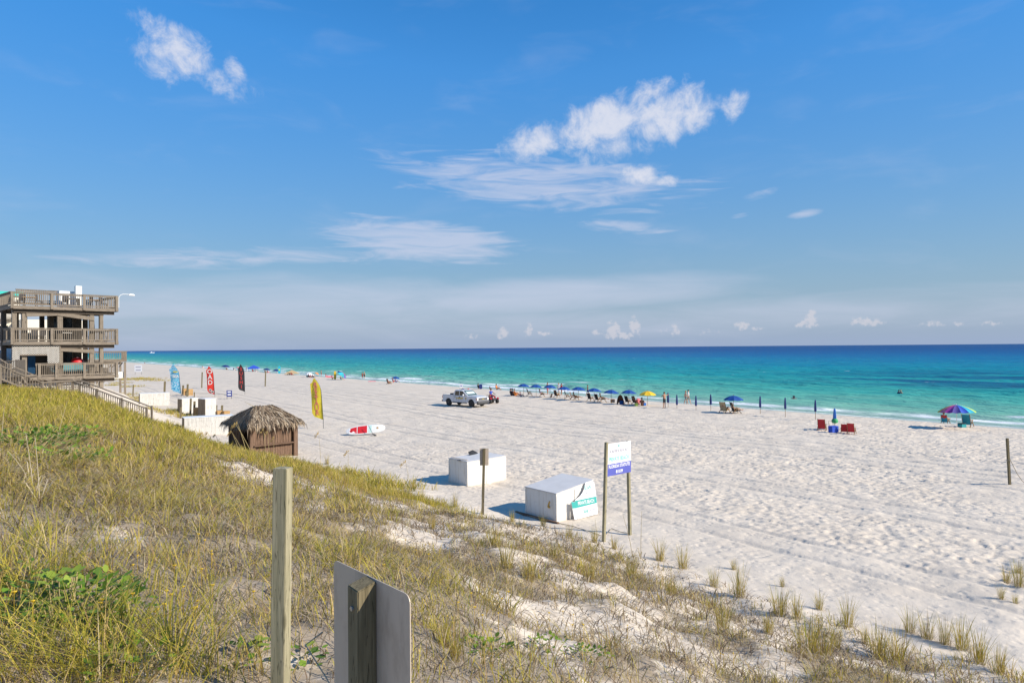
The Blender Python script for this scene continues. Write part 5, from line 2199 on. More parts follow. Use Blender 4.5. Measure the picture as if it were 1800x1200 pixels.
BONES = [('pelvis', 'waist'), ('waist', 'chest'), ('chest', 'neck'), ('neck', 'head'), ('head', 'crown')]
for q in 'LR':
    BONES += [('pelvis', 'hip' + q), ('hip' + q, 'knee' + q), ('knee' + q, 'ankle' + q), ('ankle' + q, 'toe' + q), ('chest', 'sh' + q), ('sh' + q, 'el' + q), ('el' + q, 'ha' + q), ('ha' + q, 'fi' + q)]
RAD = {'pelvis': (.15, .12), 'waist': (.135, .105), 'chest': (.16, .115), 'neck': (.055, .055), 'head': (.095, .105), 'crown': (.06, .07), 'hip': (.095, .095), 'knee': (.06, .06), 'ankle': (.042, .042), 'toe': (.035, .03), 'sh': (.062, .062), 'el': (.044, .044), 'ha': (.032, .032), 'fi': (.022, .018)}
_bodies = {}


def body(kind):
    """one skinned mesh per pose; material slots: skin, top, bottom, hair"""
    if kind in _bodies:
        return _bodies[kind]
    J = pose(kind)
    names = list(J)
    me = bpy.data.meshes.new('body')
    me.from_pydata([tuple(J[n]) for n in names], [(names.index(a), names.index(b)) for a, b in BONES], [])
    ob = bpy.data.objects.new('body_src', me)
    COL.objects.link(ob)
    md = ob.modifiers.new('skin', 'SKIN')
    md.use_smooth_shade = True
    lay = me.skin_vertices[0].data
    for i, n in enumerate(names):
        key = n.rstrip('LR') if n[:-1] in RAD else n
        lay[i].radius = RAD[key]
        lay[i].use_root = (n == 'pelvis')
    sb_ = ob.modifiers.new('sub', 'SUBSURF')
    sb_.levels = 1
    sb_.render_levels = 1
    bpy.context.view_layer.update()
    m2 = bpy.data.meshes.new_from_object(ob.evaluated_get(bpy.context.evaluated_depsgraph_get()))
    bpy.data.objects.remove(ob)
    m2.materials.clear()
    for mm in ('skin_tan', 'cloth_white', 'cloth_navy', 'hair_brown'):
        m2.materials.append(MATS[mm])
    for p in m2.polygons:
        c_ = p.center
        best, bd_ = None, 1e9
        for a, b_ in BONES:
            A, B = J[a], J[b_]
            ab = B - A
            tt_ = max(0, min(1, (c_ - A).dot(ab) / max(ab.length_squared, 1e-6)))
            dd = (c_ - A - ab * tt_).length / (sum(RAD[(a.rstrip('LR') if a[:-1] in RAD else a)]) * .5)
            if dd < bd_:
                bd_, best, bt = dd, (a, b_), tt_
        a, b_ = best
        k = 0
        if a in ('pelvis', 'waist', 'chest') and b_ in ('waist', 'chest', 'neck', 'shL', 'shR'):
            k = 1
            if b_ == 'neck' and bt > .75:
                k = 0
            if a == 'pelvis' and bt < .45:
                k = 2
        elif a.startswith('sh') and bt < .55:
            k = 1
        elif a == 'pelvis' or (a.startswith('hip') and bt < .75):
            k = 2
        elif b_ in ('head', 'crown'):
            fwd = c_.x - J['head'].x
            if c_.z > J['head'].z + .045 or (fwd < -.02 and c_.z > J['head'].z - .08):
                k = 3
        p.material_index = k
        p.use_smooth = True
    _bodies[kind] = (m2, J)
    return _bodies[kind]


def person(kind, g, rz, label, skin='skin_tan', top='cloth_white', bottom='cloth_navy', hair='hair_brown', h=1.0, group=None):
    m2, J = body(kind)
    o = empty('person', g, rz)
    o.scale = (h, h, h)
    b_ = link('body', m2, o)
    for i, mm in enumerate((skin, top, bottom, hair)):
        b_.material_slots[i].link = 'OBJECT'
        b_.material_slots[i].material = MATS[mm]
    # short hair cap, standing a little proud of the scalp
    hc = Vector(J['head']) + Vector((-.012, 0, .045))
    MB().lathe([(.102, -.03), (.108, .01), (.096, .05), (.062, .085), (.02, .102)], 10, c=hc).build('hair', hair, o, True)
    # features of the face
    f_ = Vector(J['head'])
    MB().lathe([(.018, -.03), (.012, .0), (.004, .022)], 6, c=f_ + Vector((.098, 0, -.015))).build('nose', skin, o, True)
    tag(o, label, 'person', group)
    return o


SEA_RZ = math.atan2(SD.y, SD.x)


# ------------------------------------------------------------------ beach furniture
def umbrella_mesh(r, hc, n=8, seg=5, sag=.05):
    """canopy gores: returns list of (verts, faces) per gore"""
    out = []
    for g_ in range(n):
        vs, fs = [], []
        for i in range(seg + 1):
            u = i / seg
            for j in range(5):
                v = j / 4
                a = 2 * math.pi * (g_ + v) / n
                rr = r * u
                z_ = hc * (1 - u ** 1.8) - sag * u * math.sin(math.pi * v) * 1.0
                rr *= 1 - .05 * u * math.sin(math.pi * v)
                vs.append((rr * math.cos(a), rr * math.sin(a), z_))
        for i in range(seg):
            for j in range(4):
                q = i * 5 + j
                fs.append((q, q + 5, q + 6, q + 1))
        N_ = len(vs)
        vs += [(x, y, z_ - .012) for x, y, z_ in vs]
        fs += [tuple(k + N_ for k in f[::-1]) for f in fs]
        for i in range(seg):
            fs.append((i * 5, i * 5 + N_, (i + 1) * 5 + N_, (i + 1) * 5))
            fs.append((i * 5 + 4, (i + 1) * 5 + 4, (i + 1) * 5 + 4 + N_, i * 5 + 4 + N_))
        for j in range(4):
            q = seg * 5 + j
            fs.append((q, q + 1, q + 1 + N_, q + N_))
        # valance flap
        out.append((vs, fs))
    return out


def umbrella(px, py, top, wpx, mats, label, tilt=0.0, taz=0.0, group='open umbrellas on the beach', n=8, pole='frame_wood', z=-.05, cat='umbrella'):
    g = gp(px, py, z)
    g.z = gz(g.x, g.y)
    k = g.y / 1200
    H = (py - top) * k
    r = wpx * k / 2
    o = empty('beach_umbrella', g, random.uniform(0, .7))
    hc = r * .42
    tl_ = Matrix.Rotation(tilt, 4, Vector((math.cos(taz), math.sin(taz), 0)))
    MB().tube([(0, 0, -.3), (0, 0, H - hc * 1.0), tuple(tl_.to_3x3() @ Vector((0, 0, hc + .06)) + Vector((0, 0, H - hc)))], .022, 6).build('pole', pole, o, True)
    gores = umbrella_mesh(r, hc, n)
    if len(mats) == 1:
        mb = MB()
        for vs, fs in gores:
            mb.add(vs, fs)
        c_ = mb.build('canopy', mats[0], o)
        cv = c_
    else:
        cv = empty('canopy', (0, 0, 0))
        cv.parent = o
        for i, (vs, fs) in enumerate(gores):
            MB().add(vs, fs).build('gore', mats[i % len(mats)], cv)
    cv.matrix_local = Matrix.Translation((0, 0, H - hc)) @ tl_
    MB().lathe([(.03, 0), (.035, .03), (.012, .09)], 6, c=(0, 0, hc - .005)).build('finial', pole, cv, True)
    tag(o, label, cat, group)
    return o


def furled(px, py, top, bot, label, mat='canopy_navy', wpx=3.6):
    g = gp(px, py, -.05)
    g.z = gz(g.x, g.y)
    k = g.y / 1200
    H, z0, r = (py - top) * k, (py - bot) * k, wpx * k / 2
    o = empty('furled_umbrella', g, random.uniform(0, 3))
    MB().tube([(0, 0, -.3), (0, 0, H)], .022, 6).build('pole', 'frame_wood', o, True)
    n = 12
    vs, fs = [], []
    prof = [(.02, H + .02), (.35 * r + .02, H - .06 * (H - z0)), (.75 * r, H - .3 * (H - z0)), (.95 * r, z0 + .38 * (H - z0)), (1.0 * r, z0 + .12 * (H - z0)), (.8 * r, z0)]
    for rr, z_ in prof:
        for q in range(n):
            a = 2 * math.pi * q / n
            f = rr * (1 + (.16 if q % 2 else -.12))
            vs.append((f * math.cos(a), f * math.sin(a), z_))
    for i in range(len(prof) - 1):
        fs += [(i * n + q, i * n + (q + 1) % n, (i + 1) * n + (q + 1) % n, (i + 1) * n + q) for q in range(n)]
    fs += [tuple(range(n)), tuple((len(prof) - 1) * n + q for q in range(n))]
    cv = MB().add(vs, fs).build('folded_canopy', mat, o, True)
    MB().lathe([(1.0 * r, -.02), (1.04 * r, 0), (1.0 * r, .02)], 12, c=(0, 0, z0 + .4 * (H - z0))).build('tie_strap', mat, cv)
    tag(o, label, 'umbrella', 'furled umbrellas along the waterline')
    return o


def lounger(g, rz, label, mat='cloth_black', h=1.0, group='chairs along the waterline', low=False, name='beach_chair'):
    """wood framed sling chair facing +x"""
    o = empty(name, g, rz)
    o.scale = (h, h, h)
    sh_ = .34 if not low else .22
    bx_, bz = -.42, sh_ + .72
    MB().beam((.38, 0, sh_ + .06), (-.18, 0, sh_ - .06), .54, .03, (0, 0, 1)).build('seat', mat, o)
    MB().beam((-.17, 0, sh_ - .05), (bx_, 0, bz), .54, .03, (1, 0, 0)).build('backrest', mat, o)
    for sy_ in (-1, 1):
        y = sy_ * .30
        MB().beam((.46, y, -.06), (-.05, y, sh_ + .30), .04, .05, (0, 1, 0)).build('leg', 'frame_wood', o)
        MB().beam((-.50, y, -.06), (.10, y, sh_ + .26), .04, .05, (0, 1, 0)).build('leg', 'frame_wood', o)
        MB().beam((-.36, y, sh_ + .30), (.26, y, sh_ + .30), .07, .03).build('arm_rest', 'frame_wood', o)
        MB().beam((-.15, y * .93, sh_ - .06), (bx_ - .02, y * .93, bz + .04), .03, .035, (0, 1, 0)).build('back_frame', 'frame_wood', o)
    tag(o, label, 'chair', group)
    return o


def gpx(px, py, z=-.04):
    g = gp(px, py, z)
    g.z = gz(g.x, g.y)
    return g


def sit_in(g, rz, kind='recline', h=1.0):
    """where a sitter goes on a lounger at g"""
    return Vector((g.x, g.y, g.z)) + Matrix.Rotation(rz, 3, 'Z') @ Vector((-.08 * h, 0, .04 * h))


# the row of blue umbrellas
ordn = ['ninth', 'eighth', 'seventh', 'sixth', 'fifth', 'fourth', 'third', 'second']
row = [(920.5, 696, 675, 22.5), (942.5, 697.5, 676, 22.5), (967, 699, 677, 24), (992, 702, 679.5, 24.5), (1017, 704, 680.5, 26), (1044.5, 707, 682.7, 26), (1074.5, 709, 684.5, 27.5), (1105.5, 711.5, 686, 27)]
for i, (px, py, tp_, w) in enumerate(row):
    k = len(row) - i
    lab = 'open blue umbrella right beside the yellow umbrella' if k == 1 else '%s open blue umbrella counting from the yellow umbrella' % {2: 'second', 3: 'third', 4: 'fourth', 5: 'fifth', 6: 'sixth', 7: 'seventh', 8: 'eighth and last'}[k]
    umbrella(px, py, tp_, w, ['canopy_blue'], lab, tilt=R(4), taz=2.0)
umbrella(1138.5, 713.5, 688, 31, ['canopy_yellow'], 'open yellow umbrella at the end of the blue row')
umbrella(1289.5, 726, 696, 34, ['canopy_blue'], 'open blue umbrella alone over a pair of chairs', z=-.05)
rb_ = ['cloth_purple', 'cloth_blue', 'cloth_teal', 'cloth_green', 'cloth_yellow', 'cloth_orange', 'cloth_red', 'cloth_pink']
colmat('g_aqua', (.02, .42, .55))
colmat('g_lime', (.45, .62, .12))
colmat('g_magenta', (.42, .05, .30))
rb2 = ['cloth_yellow', 'cloth_pink', 'g_magenta', 'cloth_purple', 'cloth_blue', 'g_aqua', 'g_lime', 'cloth_yellow', 'cloth_orange', 'cloth_red', 'g_magenta', 'cloth_blue', 'g_lime', 'cloth_yellow']
u_ = umbrella(1682, 753, 711, 58, rb2, 'rainbow striped umbrella by the water', n=14, pole='foam_white', tilt=R(3), taz=1)
u_.rotation_euler.z = R(-213)
umbrella(695, 672, 661.5, 17, ['canopy_blue'], 'lone blue umbrella at the water with two people below', z=-.2)
for (px, py, tp_, w, mt, lab, tl) in [
        (397, 648, 640, 15, 'canopy_navy', 'navy umbrella on the far sand left of the pink one', .1), (419, 646, 641, 8, 'cloth_pink', 'small pink umbrella beside the blue canopy tent', .1),
        (469, 653, 645.5, 12, 'canopy_navy', 'far navy umbrella just past the blue canopy tent', .1), (486, 655, 647.5, 13, 'canopy_navy', 'far navy umbrella above the green float', .1),
        (557, 663, 655.5, 8, 'cloth_orange', 'small tilted orange umbrella on the far sand', .5), (544, 664, 656, 16, 'foam_white', 'pale pink-edged umbrella over a seated group', .15), (305, 641, 637.5, 6, 'cloth_teal', 'tiny teal umbrella above the tip of the blue flag', .1)]:
    umbrella(px, py, tp_, w, [mt], lab, tilt=tl, taz=1.2, z=-.2)
# tilted rainbow shade
umbrella(601, 668, 655, 19, ['cloth_red', 'cloth_orange', 'cloth_yellow', 'cloth_orange', 'canopy_navy', 'g_aqua', 'cloth_teal', 'cloth_purple'], 'rainbow sun shade tilted over a seated person', tilt=R(42), taz=R(80), z=-.15)

# furled umbrellas
for (px, py, tp_, bt, lab) in [(1174.5, 716, 690.5, 708, 'furled navy umbrella next to the bare-chested man'), (1190, 718, 694, 712, 'furled navy umbrella between the man and the walking couple'), (1223.5, 721, 695.5, 713.5, 'furled navy umbrella just past the walking couple'),
                               (1249.5, 722, 693, 711, 'furled navy umbrella beside the tan chair'), (1336.5, 728, 697, 717, 'first furled navy umbrella past the lone blue umbrella'), (1380.5, 733, 699, 719, 'second furled navy umbrella past the lone blue umbrella'), (1433.5, 738, 703, 723.5, 'third furled navy umbrella past the lone blue umbrella')]:
    furled(px, py, tp_, bt, lab)
colmat('canopy_mid', (.02, .14, .48), .65)
fu = furled(1467.5, 755, 717, 741, 'furled bright blue umbrella with green wrap among red chairs', 'canopy_mid', 5.2)
g = gpx(1467.5, 755)
k = g.y / 1200
MB().lathe([(.06, 0), (.22, .06), (.26, .2), (.2, .34), (.05, .42)], 9, c=(0, 0, 12 * k)).build('green_wrap', 'cloth_green', fu, True)

# chairs and sitters in the row
def seat(px, py, lab, mat='cloth_black', who=None, rz=None, h=.92, low=False, z=-.04):
    g = gpx(px, py, z)
    a = (SEA_RZ + random.uniform(-.12, .12)) if rz is None else rz
    lounger(g, a, lab, mat, h, low=low)
    if who:
        person('recline', sit_in(g, a), a, who[0], *who[1:], h=.95)


seat(931, 696.5, 'empty dark sling chair by the umbrella farthest from the yellow one', 'cloth_black', rz=.2)
seat(953, 697, 'dark chair with a pale towel over its back', 'cloth_navy', ('person in purple lying back in a dark chair under the blue row', 'skin_fair', 'cloth_purple', 'cloth_black', 'hair_brown'), rz=.1)
seat(979, 699, 'dark chair beside the lilac towel', 'cloth_black', ('person in black seated beside the lilac towel', 'skin_tan', 'cloth_black', 'cloth_black', 'hair_black'))
seat(998, 701, 'dark chair under the fifth umbrella of the blue row', 'cloth_black', rz=.1)
seat(1007, 702.5, 'wooden chair turned sideways under the blue row', 'cloth_brown', rz=-.25)
seat(1013, 703, 'dark chair with a tan sitter under the blue row', 'cloth_black', ('tanned person stretched out in a dark chair', 'skin_tan', 'skin_tan', 'cloth_brown', 'hair_brown'), rz=-.1)
seat(1038, 705, 'dark upright chair by the fourth umbrella from the yellow one', 'cloth_black')
seat(1051, 706, 'empty dark chair between the third and fourth umbrellas', 'cloth_black')
seat(1060, 707, 'dark chair next to the black cooler bag', 'cloth_black', ('person in black reclining with bare legs stretched out', 'skin_fair', 'cloth_black', 'cloth_black', 'hair_black'), rz=.0)
seat(1104, 710, 'dark chair under the umbrella beside the yellow one', 'cloth_black')
seat(1117, 711.5, 'dark chair between the last blue umbrella and the yellow one', 'cloth_black', ('person in dark clothes seated by the yellow umbrella', 'skin_tan', 'cloth_brown', 'cloth_black', 'hair_black'))
seat(1274, 725, 'tan cloth chair under the lone blue umbrella', 'cloth_tan', ('person seated in the tan chair', 'skin_tan', 'skin_tan', 'cloth_tan', 'hair_brown'), h=1.15, low=True)
seat(1293, 726.5, 'dark chair under the lone blue umbrella', 'cloth_black', ('sunburnt person leaning back in the dark chair under the lone umbrella', 'skin_fair', 'skin_fair', 'cloth_black', 'hair_brown'), h=1.15, low=True, rz=.1)
# red chairs around the furled blue umbrella
seat(1445, 756, 'upright red canvas chair standing apart from its mates', 'cloth_red', rz=1.0, h=.95, low=True)
seat(1484, 760, 'low red canvas chair beside the blue cooler', 'cloth_red', rz=1.1, h=.75, low=True)
seat(1497, 762, 'dark red canvas chair at the end of the red group', 'cloth_red', rz=.9, h=.85, low=True)
# chairs by the rainbow umbrella
colmat('stripe_teal', (.02, .26, .36))
seat(1662, 743, 'small teal striped chair at the water edge', 'stripe_teal', ('person in the small teal chair at the water edge', 'skin_tan', 'cloth_red', 'cloth_navy', 'hair_brown'), h=.85, low=True, z=-.3)
seat(1701, 752, 'teal folding chair draped with a bright towel', 'stripe_teal', h=1.05, low=True, z=-.2)

# small loose things
def cooler(px, py, w, d_, h_, mat, label, name='cooler', lidm='foam_white', rz=.3, z=-.05, handle=True):
    g = gpx(px, py, z)
    o = empty(name, g, rz)
    MB().box((0, 0, h_ / 2), (w, d_, h_), taper=1.04).build('body', mat, o, bevel=.02)
    MB().box((0, 0, h_ + .035), (w * 1.05, d_ * 1.06, .07)).build('lid', lidm, o, bevel=.02)
    if handle:
        MB().tube([(-w * .3, d_ / 2, h_), (-w * .3, d_ / 2 + .08, h_ + .42), (w * .3, d_ / 2 + .08, h_ + .42), (w * .3, d_ / 2, h_)], .014, 6).build('handle', 'dark_metal', o, True)
    tag(o, label, 'cooler')
    return o


cooler(1465, 760, .62, .42, .42, 'cloth_blue', 'blue wheeled cooler with its handle up beside the red chairs', lidm='cloth_blue')
cooler(1077, 707.5, .42, .36, .34, 'cloth_black', 'black cooler bag under the second blue umbrella', 'cooler_bag', 'cloth_brown')
cooler(1691, 753, .5, .4, .3, 'cloth_teal', 'dark green bag lying beside the teal folding chair', 'beach_bag', 'cloth_black', handle=False, z=-.2)
cooler(1093, 711, .5, .3, .36, 'canopy_mid', 'bright blue bag at the foot of the blue row', 'beach_bag', 'canopy_mid', handle=False)
cooler(1133, 713.5, .3, .25, .24, 'canopy_mid', 'little blue bag by the yellow umbrella pole', 'beach_bag', 'canopy_mid', handle=False)
cooler(1118.5, 713.5, .3, .3, .26, 'g_lime', 'lime green bag in front of the yellow umbrella', 'beach_bag', 'g_lime', handle=False)
# lilac towel hung on a chair, pop-up shade, floats
g = gpx(969, 699.5)
tw_ = empty('hanging_towel', g, .3)
MB().beam((0, 0, .05), (.12, 0, .55), .42, .03, (1, 0, 0)).build('cloth', 'cloth_purple', tw_)
MB().beam((-.05, 0, .05), (.12, 0, .58), .5, .02, (1, 0, 0)).build('chair_back', 'frame_wood', tw_)
tag(tw_, 'lilac towel hung over a low chair back', 'towel')
g = gpx(1091.5, 711)
ps_ = empty('popup_shade', g, -.3)
vs, fs = [], []
for i in range(9):
    for j in range(7):
        a, b_ = math.pi * i / 8, math.pi / 2 * j / 6
        vs.append((.40 * math.cos(a) * 1.0, .75 * math.sin(b_) - .5, 1.15 * math.sin(a) * math.cos(b_ * .85)))
for i in range(8):
    for j in range(6):
        q = i * 7 + j
        fs.append((q, q + 1, q + 8, q + 7))
MB().add(vs, fs + [f[::-1] for f in []]).build('shell', 'cloth_brown', ps_, True)
MB().tube([(.40 * math.cos(math.pi * i / 12), -.5, 1.15 * math.sin(math.pi * i / 12)) for i in range(13)], .02, 6).build('hoop', 'cloth_black', ps_, True)
tag(ps_, 'brown pop-up shade under the blue umbrella row', 'shade')
g = gpx(1122, 711.5)
fl_ = empty('float_ring', g + Vector((0, 0, .42)), .2)
MB().lathe([(.16, -.08), (.30, -.06), (.34, 0), (.30, .06), (.16, .08)], 16, c=(0, 0, 0), axis='Y').build('tube', 'cloth_pink', fl_, True)
MB().box((0, 0, -.36), (.3, .2, .14)).build('base', 'cloth_black', fl_)
tag(fl_, 'bright pink swim ring beside the yellow umbrella', 'swim ring')

# standing, walking and seated people
pp = 'people on the beach'
person('phone', gpx(1168, 717.5), R(120), 'bare-chested man in dark shorts with one arm stretched out', 'skin_tan', 'skin_tan', 'cloth_black', 'hair_brown', 1.02, pp)
person('walk', gpx(1205.5, 710, -.25), R(0), 'blond woman in dark shorts walking beside a man in white', 'skin_tan', 'skin_fair', 'cloth_grey', 'hair_blond', .93, pp)
person('walk2', gpx(1210, 709.5, -.25), R(0), 'man in a white shirt and grey shorts walking at the water', 'skin_fair', 'cloth_white', 'cloth_grey', 'hair_black', 1.0, pp)
person('stand', gpx(962.5, 692, -.25), R(40), 'person in pink shorts standing behind the blue umbrellas', 'skin_tan', 'skin_tan', 'cloth_pink', 'hair_brown', .98, pp)
person('stand', gpx(982, 692.5, -.25), R(60), 'person in a white shirt standing behind the blue umbrellas', 'skin_fair', 'cloth_white', 'cloth_white', 'hair_blond', .98, pp)
person('stand', gpx(987, 692.8, -.25), R(30), 'tanned person in swimwear standing behind the blue umbrellas', 'skin_tan', 'cloth_red', 'skin_tan', 'hair_brown', .95, pp)
person('walk', gpx(1033, 696, -.25), R(-20), 'woman in a black swimsuit bending past the blue umbrellas', 'skin_tan', 'cloth_black', 'cloth_black', 'hair_brown', .95, pp)
person('ground', gpx(1128.5, 713.5), R(70), 'tanned woman sitting on the sand beside the yellow umbrella', 'skin_tan', 'cloth_brown', 'cloth_brown', 'hair_brown', 1.05, pp)
person('ground', gpx(905, 696.5), R(20), 'person in an orange wrap sitting at the far end of the blue row', 'skin_tan', 'cloth_orange', 'cloth_orange', 'hair_brown', 1.1, pp)
person('ground', gpx(898.5, 696), R(30), 'person in black sitting at the far end of the blue row', 'skin_tan', 'cloth_black', 'cloth_brown', 'hair_black', 1.15, pp)
person('ground', gpx(901.5, 695.5), R(10), 'person in dark red sitting at the far end of the blue row', 'skin_tan', 'cloth_red', 'cloth_black', 'hair_black', 1.15, pp)
person('ground', gpx(915, 697), R(-10), 'child in pink sitting on the sand by the blue row', 'skin_fair', 'cloth_pink', 'cloth_navy', 'hair_brown', .75, pp)
person('ground', gpx(873, 684.5, -.3), R(-30), 'tanned person sitting alone at the water edge past the quad bike', 'skin_tan', 'cloth_orange', 'skin_tan', 'hair_brown', 1.1, pp)
person('ground', gpx(861, 684, -.3), R(-30), 'person in dark clothes lying low at the water edge', 'skin_tan', 'cloth_black', 'cloth_black', 'hair_black', .6, pp)
person('wade', gpx(637, 664.5, -.42), R(70), 'person in red swimwear standing in the shallows with a companion', 'skin_tan', 'skin_tan', 'cloth_red', 'hair_brown', 1.0, pp)
person('wade', gpx(640.5, 664.5, -.42), R(60), 'person in black swimwear standing in the shallows with a companion', 'skin_fair', 'skin_fair', 'cloth_black', 'hair_blond', 1.05, pp)
for (px, lab, hr) in ((1580, 'dark-haired swimmer with head above the water', 'hair_black'), (1583.5, 'fair-haired swimmer with head above the water', 'hair_blond')):
    g = gp(px, 691.5, WATER_Z)
    g.z = WATER_Z - 1.22
    person('stand', g, R(40), lab, 'skin_tan', 'cloth_navy' if 'dark' in lab else 'skin_tan', 'cloth_navy', hr, 1.0, 'swimmers')
# towards the pier end
far = [('recline', 684, 676, 'person lying back on a low lounge alone on open sand', 'skin_fair', 'cloth_pink', 'cloth_brown'), ('ground', 691, 671.5, 'red-shirted person under the lone blue umbrella', 'skin_tan', 'cloth_red', 'cloth_red'), ('ground', 696, 672, 'purple-clad person under the lone blue umbrella', 'skin_tan', 'cloth_purple', 'cloth_purple'),
       ('ground', 584, 667, 'person in black beside a yellow board', 'skin_tan', 'cloth_black', 'cloth_brown'), ('ground', 599, 668, 'person in dark clothes under the tilted rainbow shade', 'skin_tan', 'cloth_black', 'cloth_teal'),
       ('ground', 573, 662, 'person in red lying beside a pink float', 'skin_tan', 'cloth_red', 'cloth_pink'), ('stand', 564.5, 661.5, 'tiny figure standing at the far water edge', 'skin_tan', 'skin_tan', 'cloth_red'),
       ('ground', 539.5, 663.5, 'teal-clad sitter under the pale umbrella', 'skin_tan', 'cloth_teal', 'cloth_navy'), ('ground', 543, 664, 'sitter in black under the pale umbrella', 'skin_tan', 'cloth_black', 'cloth_pink'), ('ground', 546.5, 664, 'sitter in dark red under the pale umbrella', 'skin_tan', 'cloth_red', 'cloth_black'), ('ground', 550, 664.5, 'sitter in grey at the edge of the pale umbrella', 'skin_tan', 'cloth_grey', 'cloth_navy'),
       ('ground', 505, 659, 'sitter in white beside the sand coloured shade', 'skin_tan', 'cloth_white', 'cloth_black'), ('ground', 508.5, 659.3, 'sitter in black beside the sand coloured shade', 'skin_tan', 'cloth_black', 'cloth_black'), ('ground', 512, 659.5, 'sitter in dark red beside the sand coloured shade', 'skin_tan', 'cloth_red', 'cloth_black'),
       ('ground', 466, 655, 'sitter in brown under the far navy umbrellas', 'skin_tan', 'cloth_brown', 'cloth_black'), ('ground', 470.5, 655.5, 'sitter in dark red under the far navy umbrellas', 'skin_tan', 'cloth_red', 'cloth_pink'), ('ground', 444, 653, 'sitter in red under the blue canopy tent', 'skin_tan', 'cloth_red', 'cloth_black'), ('ground', 450, 653.5, 'sitter in pink by a post of the blue canopy tent', 'skin_fair', 'cloth_pink', 'cloth_white'), ('stand', 433, 649, 'figure in purple standing beside the blue canopy tent', 'skin_tan', 'cloth_purple', 'cloth_purple'),
       ('ground', 398, 649, 'sitter under the farthest navy umbrella', 'skin_tan', 'cloth_brown', 'cloth_black'), ('ground', 411, 650, 'sitter in navy between two far umbrellas', 'skin_tan', 'cloth_navy', 'cloth_white'), ('ground', 356, 647, 'sunbather on the far sand beyond the thin leaning post', 'skin_fair', 'skin_fair', 'cloth_white'), ('ground', 254, 638, 'tiny far figure in dark red near the white banner', 'skin_tan', 'cloth_red', 'cloth_black'), ('ground', 841, 683.5, 'dark seated figure beyond the truck roof', 'skin_tan', 'cloth_black', 'cloth_brown')]
for kd, px, py, lab, sk_, tp_, bt in far:
    person(kd, gpx(px, py, -.1), SEA_RZ + random.uniform(-.6, .6), lab, sk_, tp_, bt, random.choice(['hair_brown', 'hair_black', 'hair_blond']), 1.0, 'people on the far sand')
lounger(gpx(684, 676, -.1), SEA_RZ, 'low dark lounge chair alone on open sand', 'cloth_brown', 1.1, 'chairs along the waterline', True)
# canopy tent
g = gpx(446, 652.5, -.1)
k = g.y / 1200
tn = empty('canopy_tent', g, R(15))
w = 19 * k
hL = 7.0 * k
for sx_ in (-1, 1):
    for sy_ in (-1, 1):
        MB().box((sx_ * w / 2, sy_ * w / 2, hL / 2), (.06, .06, hL)).build('leg', 'foam_white', tn)
vs = [(-w / 2, -w / 2, hL), (w / 2, -w / 2, hL), (w / 2, w / 2, hL), (-w / 2, w / 2, hL), (0, 0, hL + 5 * k), (-w / 2, -w / 2, hL - .3), (w / 2, -w / 2, hL - .3), (w / 2, w / 2, hL - .3), (-w / 2, w / 2, hL - .3)]
MB().add(vs, [(0, 1, 4), (1, 2, 4), (2, 3, 4), (3, 0, 4), (5, 6, 1, 0), (6, 7, 2, 1), (7, 8, 3, 2), (8, 5, 0, 3)]).build('roof', 'cloth_blue', tn)
MB().box((.1, -w / 2 + .55, hL + 1.2 * k), (w * .2, .03, 2.2 * k), rx=-1.0).build('white_logo', 'foam_white', tn)
tag(tn, 'blue canopy tent on white legs on the far sand', 'tent')
# sand coloured shade tent
g = gpx(513, 659, -.15)
k = g.y / 1200
sh_ = empty('shade_tent', g, R(10))
vs = [(-12 * k, -1.5, 2 * k), (12 * k, -1.5, 2.2 * k), (12 * k, 1.5, 2.2 * k), (-10 * k, 1.5, 2 * k), (0, 0, 8.5 * k)]
vs += [(x, y, z_ - .04) for x, y, z_ in vs]
MB().add(vs, [(0, 1, 4), (1, 2, 4), (2, 3, 4), (3, 0, 4), (6, 5, 9), (7, 6, 9), (8, 7, 9), (5, 8, 9), (0, 5, 6, 1), (1, 6, 7, 2), (2, 7, 8, 3), (3, 8, 5, 0)]).build('cloth', 'cloth_tan', sh_)
for x, y in ((-11.5 * k, -1.4), (11.5 * k, -1.4), (11.5 * k, 1.4), (-9.6 * k, 1.4)):
    MB().box((x, y, k), (.05, .05, 2.2 * k)).build('pole', 'foam_white', sh_)
MB().box((0, 0, 4.2 * k), (.05, .05, 8.4 * k)).build('pole', 'foam_white', sh_)
tag(sh_, 'sand coloured shade tent over a seated group', 'tent')
for (px, py, w_, h_, mt, lab, nm) in [(491, 657, .7, 2.2, 'g_aqua', 'green and blue float standing upright on the far sand', 'float_board'), (589, 667.5, .5, 1.9, 'cloth_yellow', 'yellow board standing upright on the far sand', 'float_board'), (579, 662.5, 1.9, .4, 'cloth_pink', 'pink float lying on the far sand', 'float_board'), (845, 684, .55, .8, 'canopy_navy', 'tall navy beach bag chair at the water edge beyond the truck', 'folded_chair'), (654, 671, 1.6, .12, 'cloth_pink', 'pale pink towel spread on open sand', 'towel')]:
    g = gpx(px, py, -.12)
    o = empty(nm, g, R(10))
    n_ = 10
    MB().prism([(w_ / 2 * math.copysign(abs(math.cos(a)) ** .6, math.cos(a)), h_ / 2 + h_ / 2 * math.copysign(abs(math.sin(a)) ** .6, math.sin(a))) for a in [2 * math.pi * q / 14 for q in range(14)]], .3 if h_ < .2 else .12).build('shell', mt, o, True)
    MB().box((0, -.08, h_ * .5), (w_ * .5, .06, h_ * .25)).build('stripe', 'g_lime' if mt == 'g_aqua' else mt, o)
    tag(o, lab, 'float' if 'float' in lab else ('towel' if 'towel' in lab else 'beach gear'))

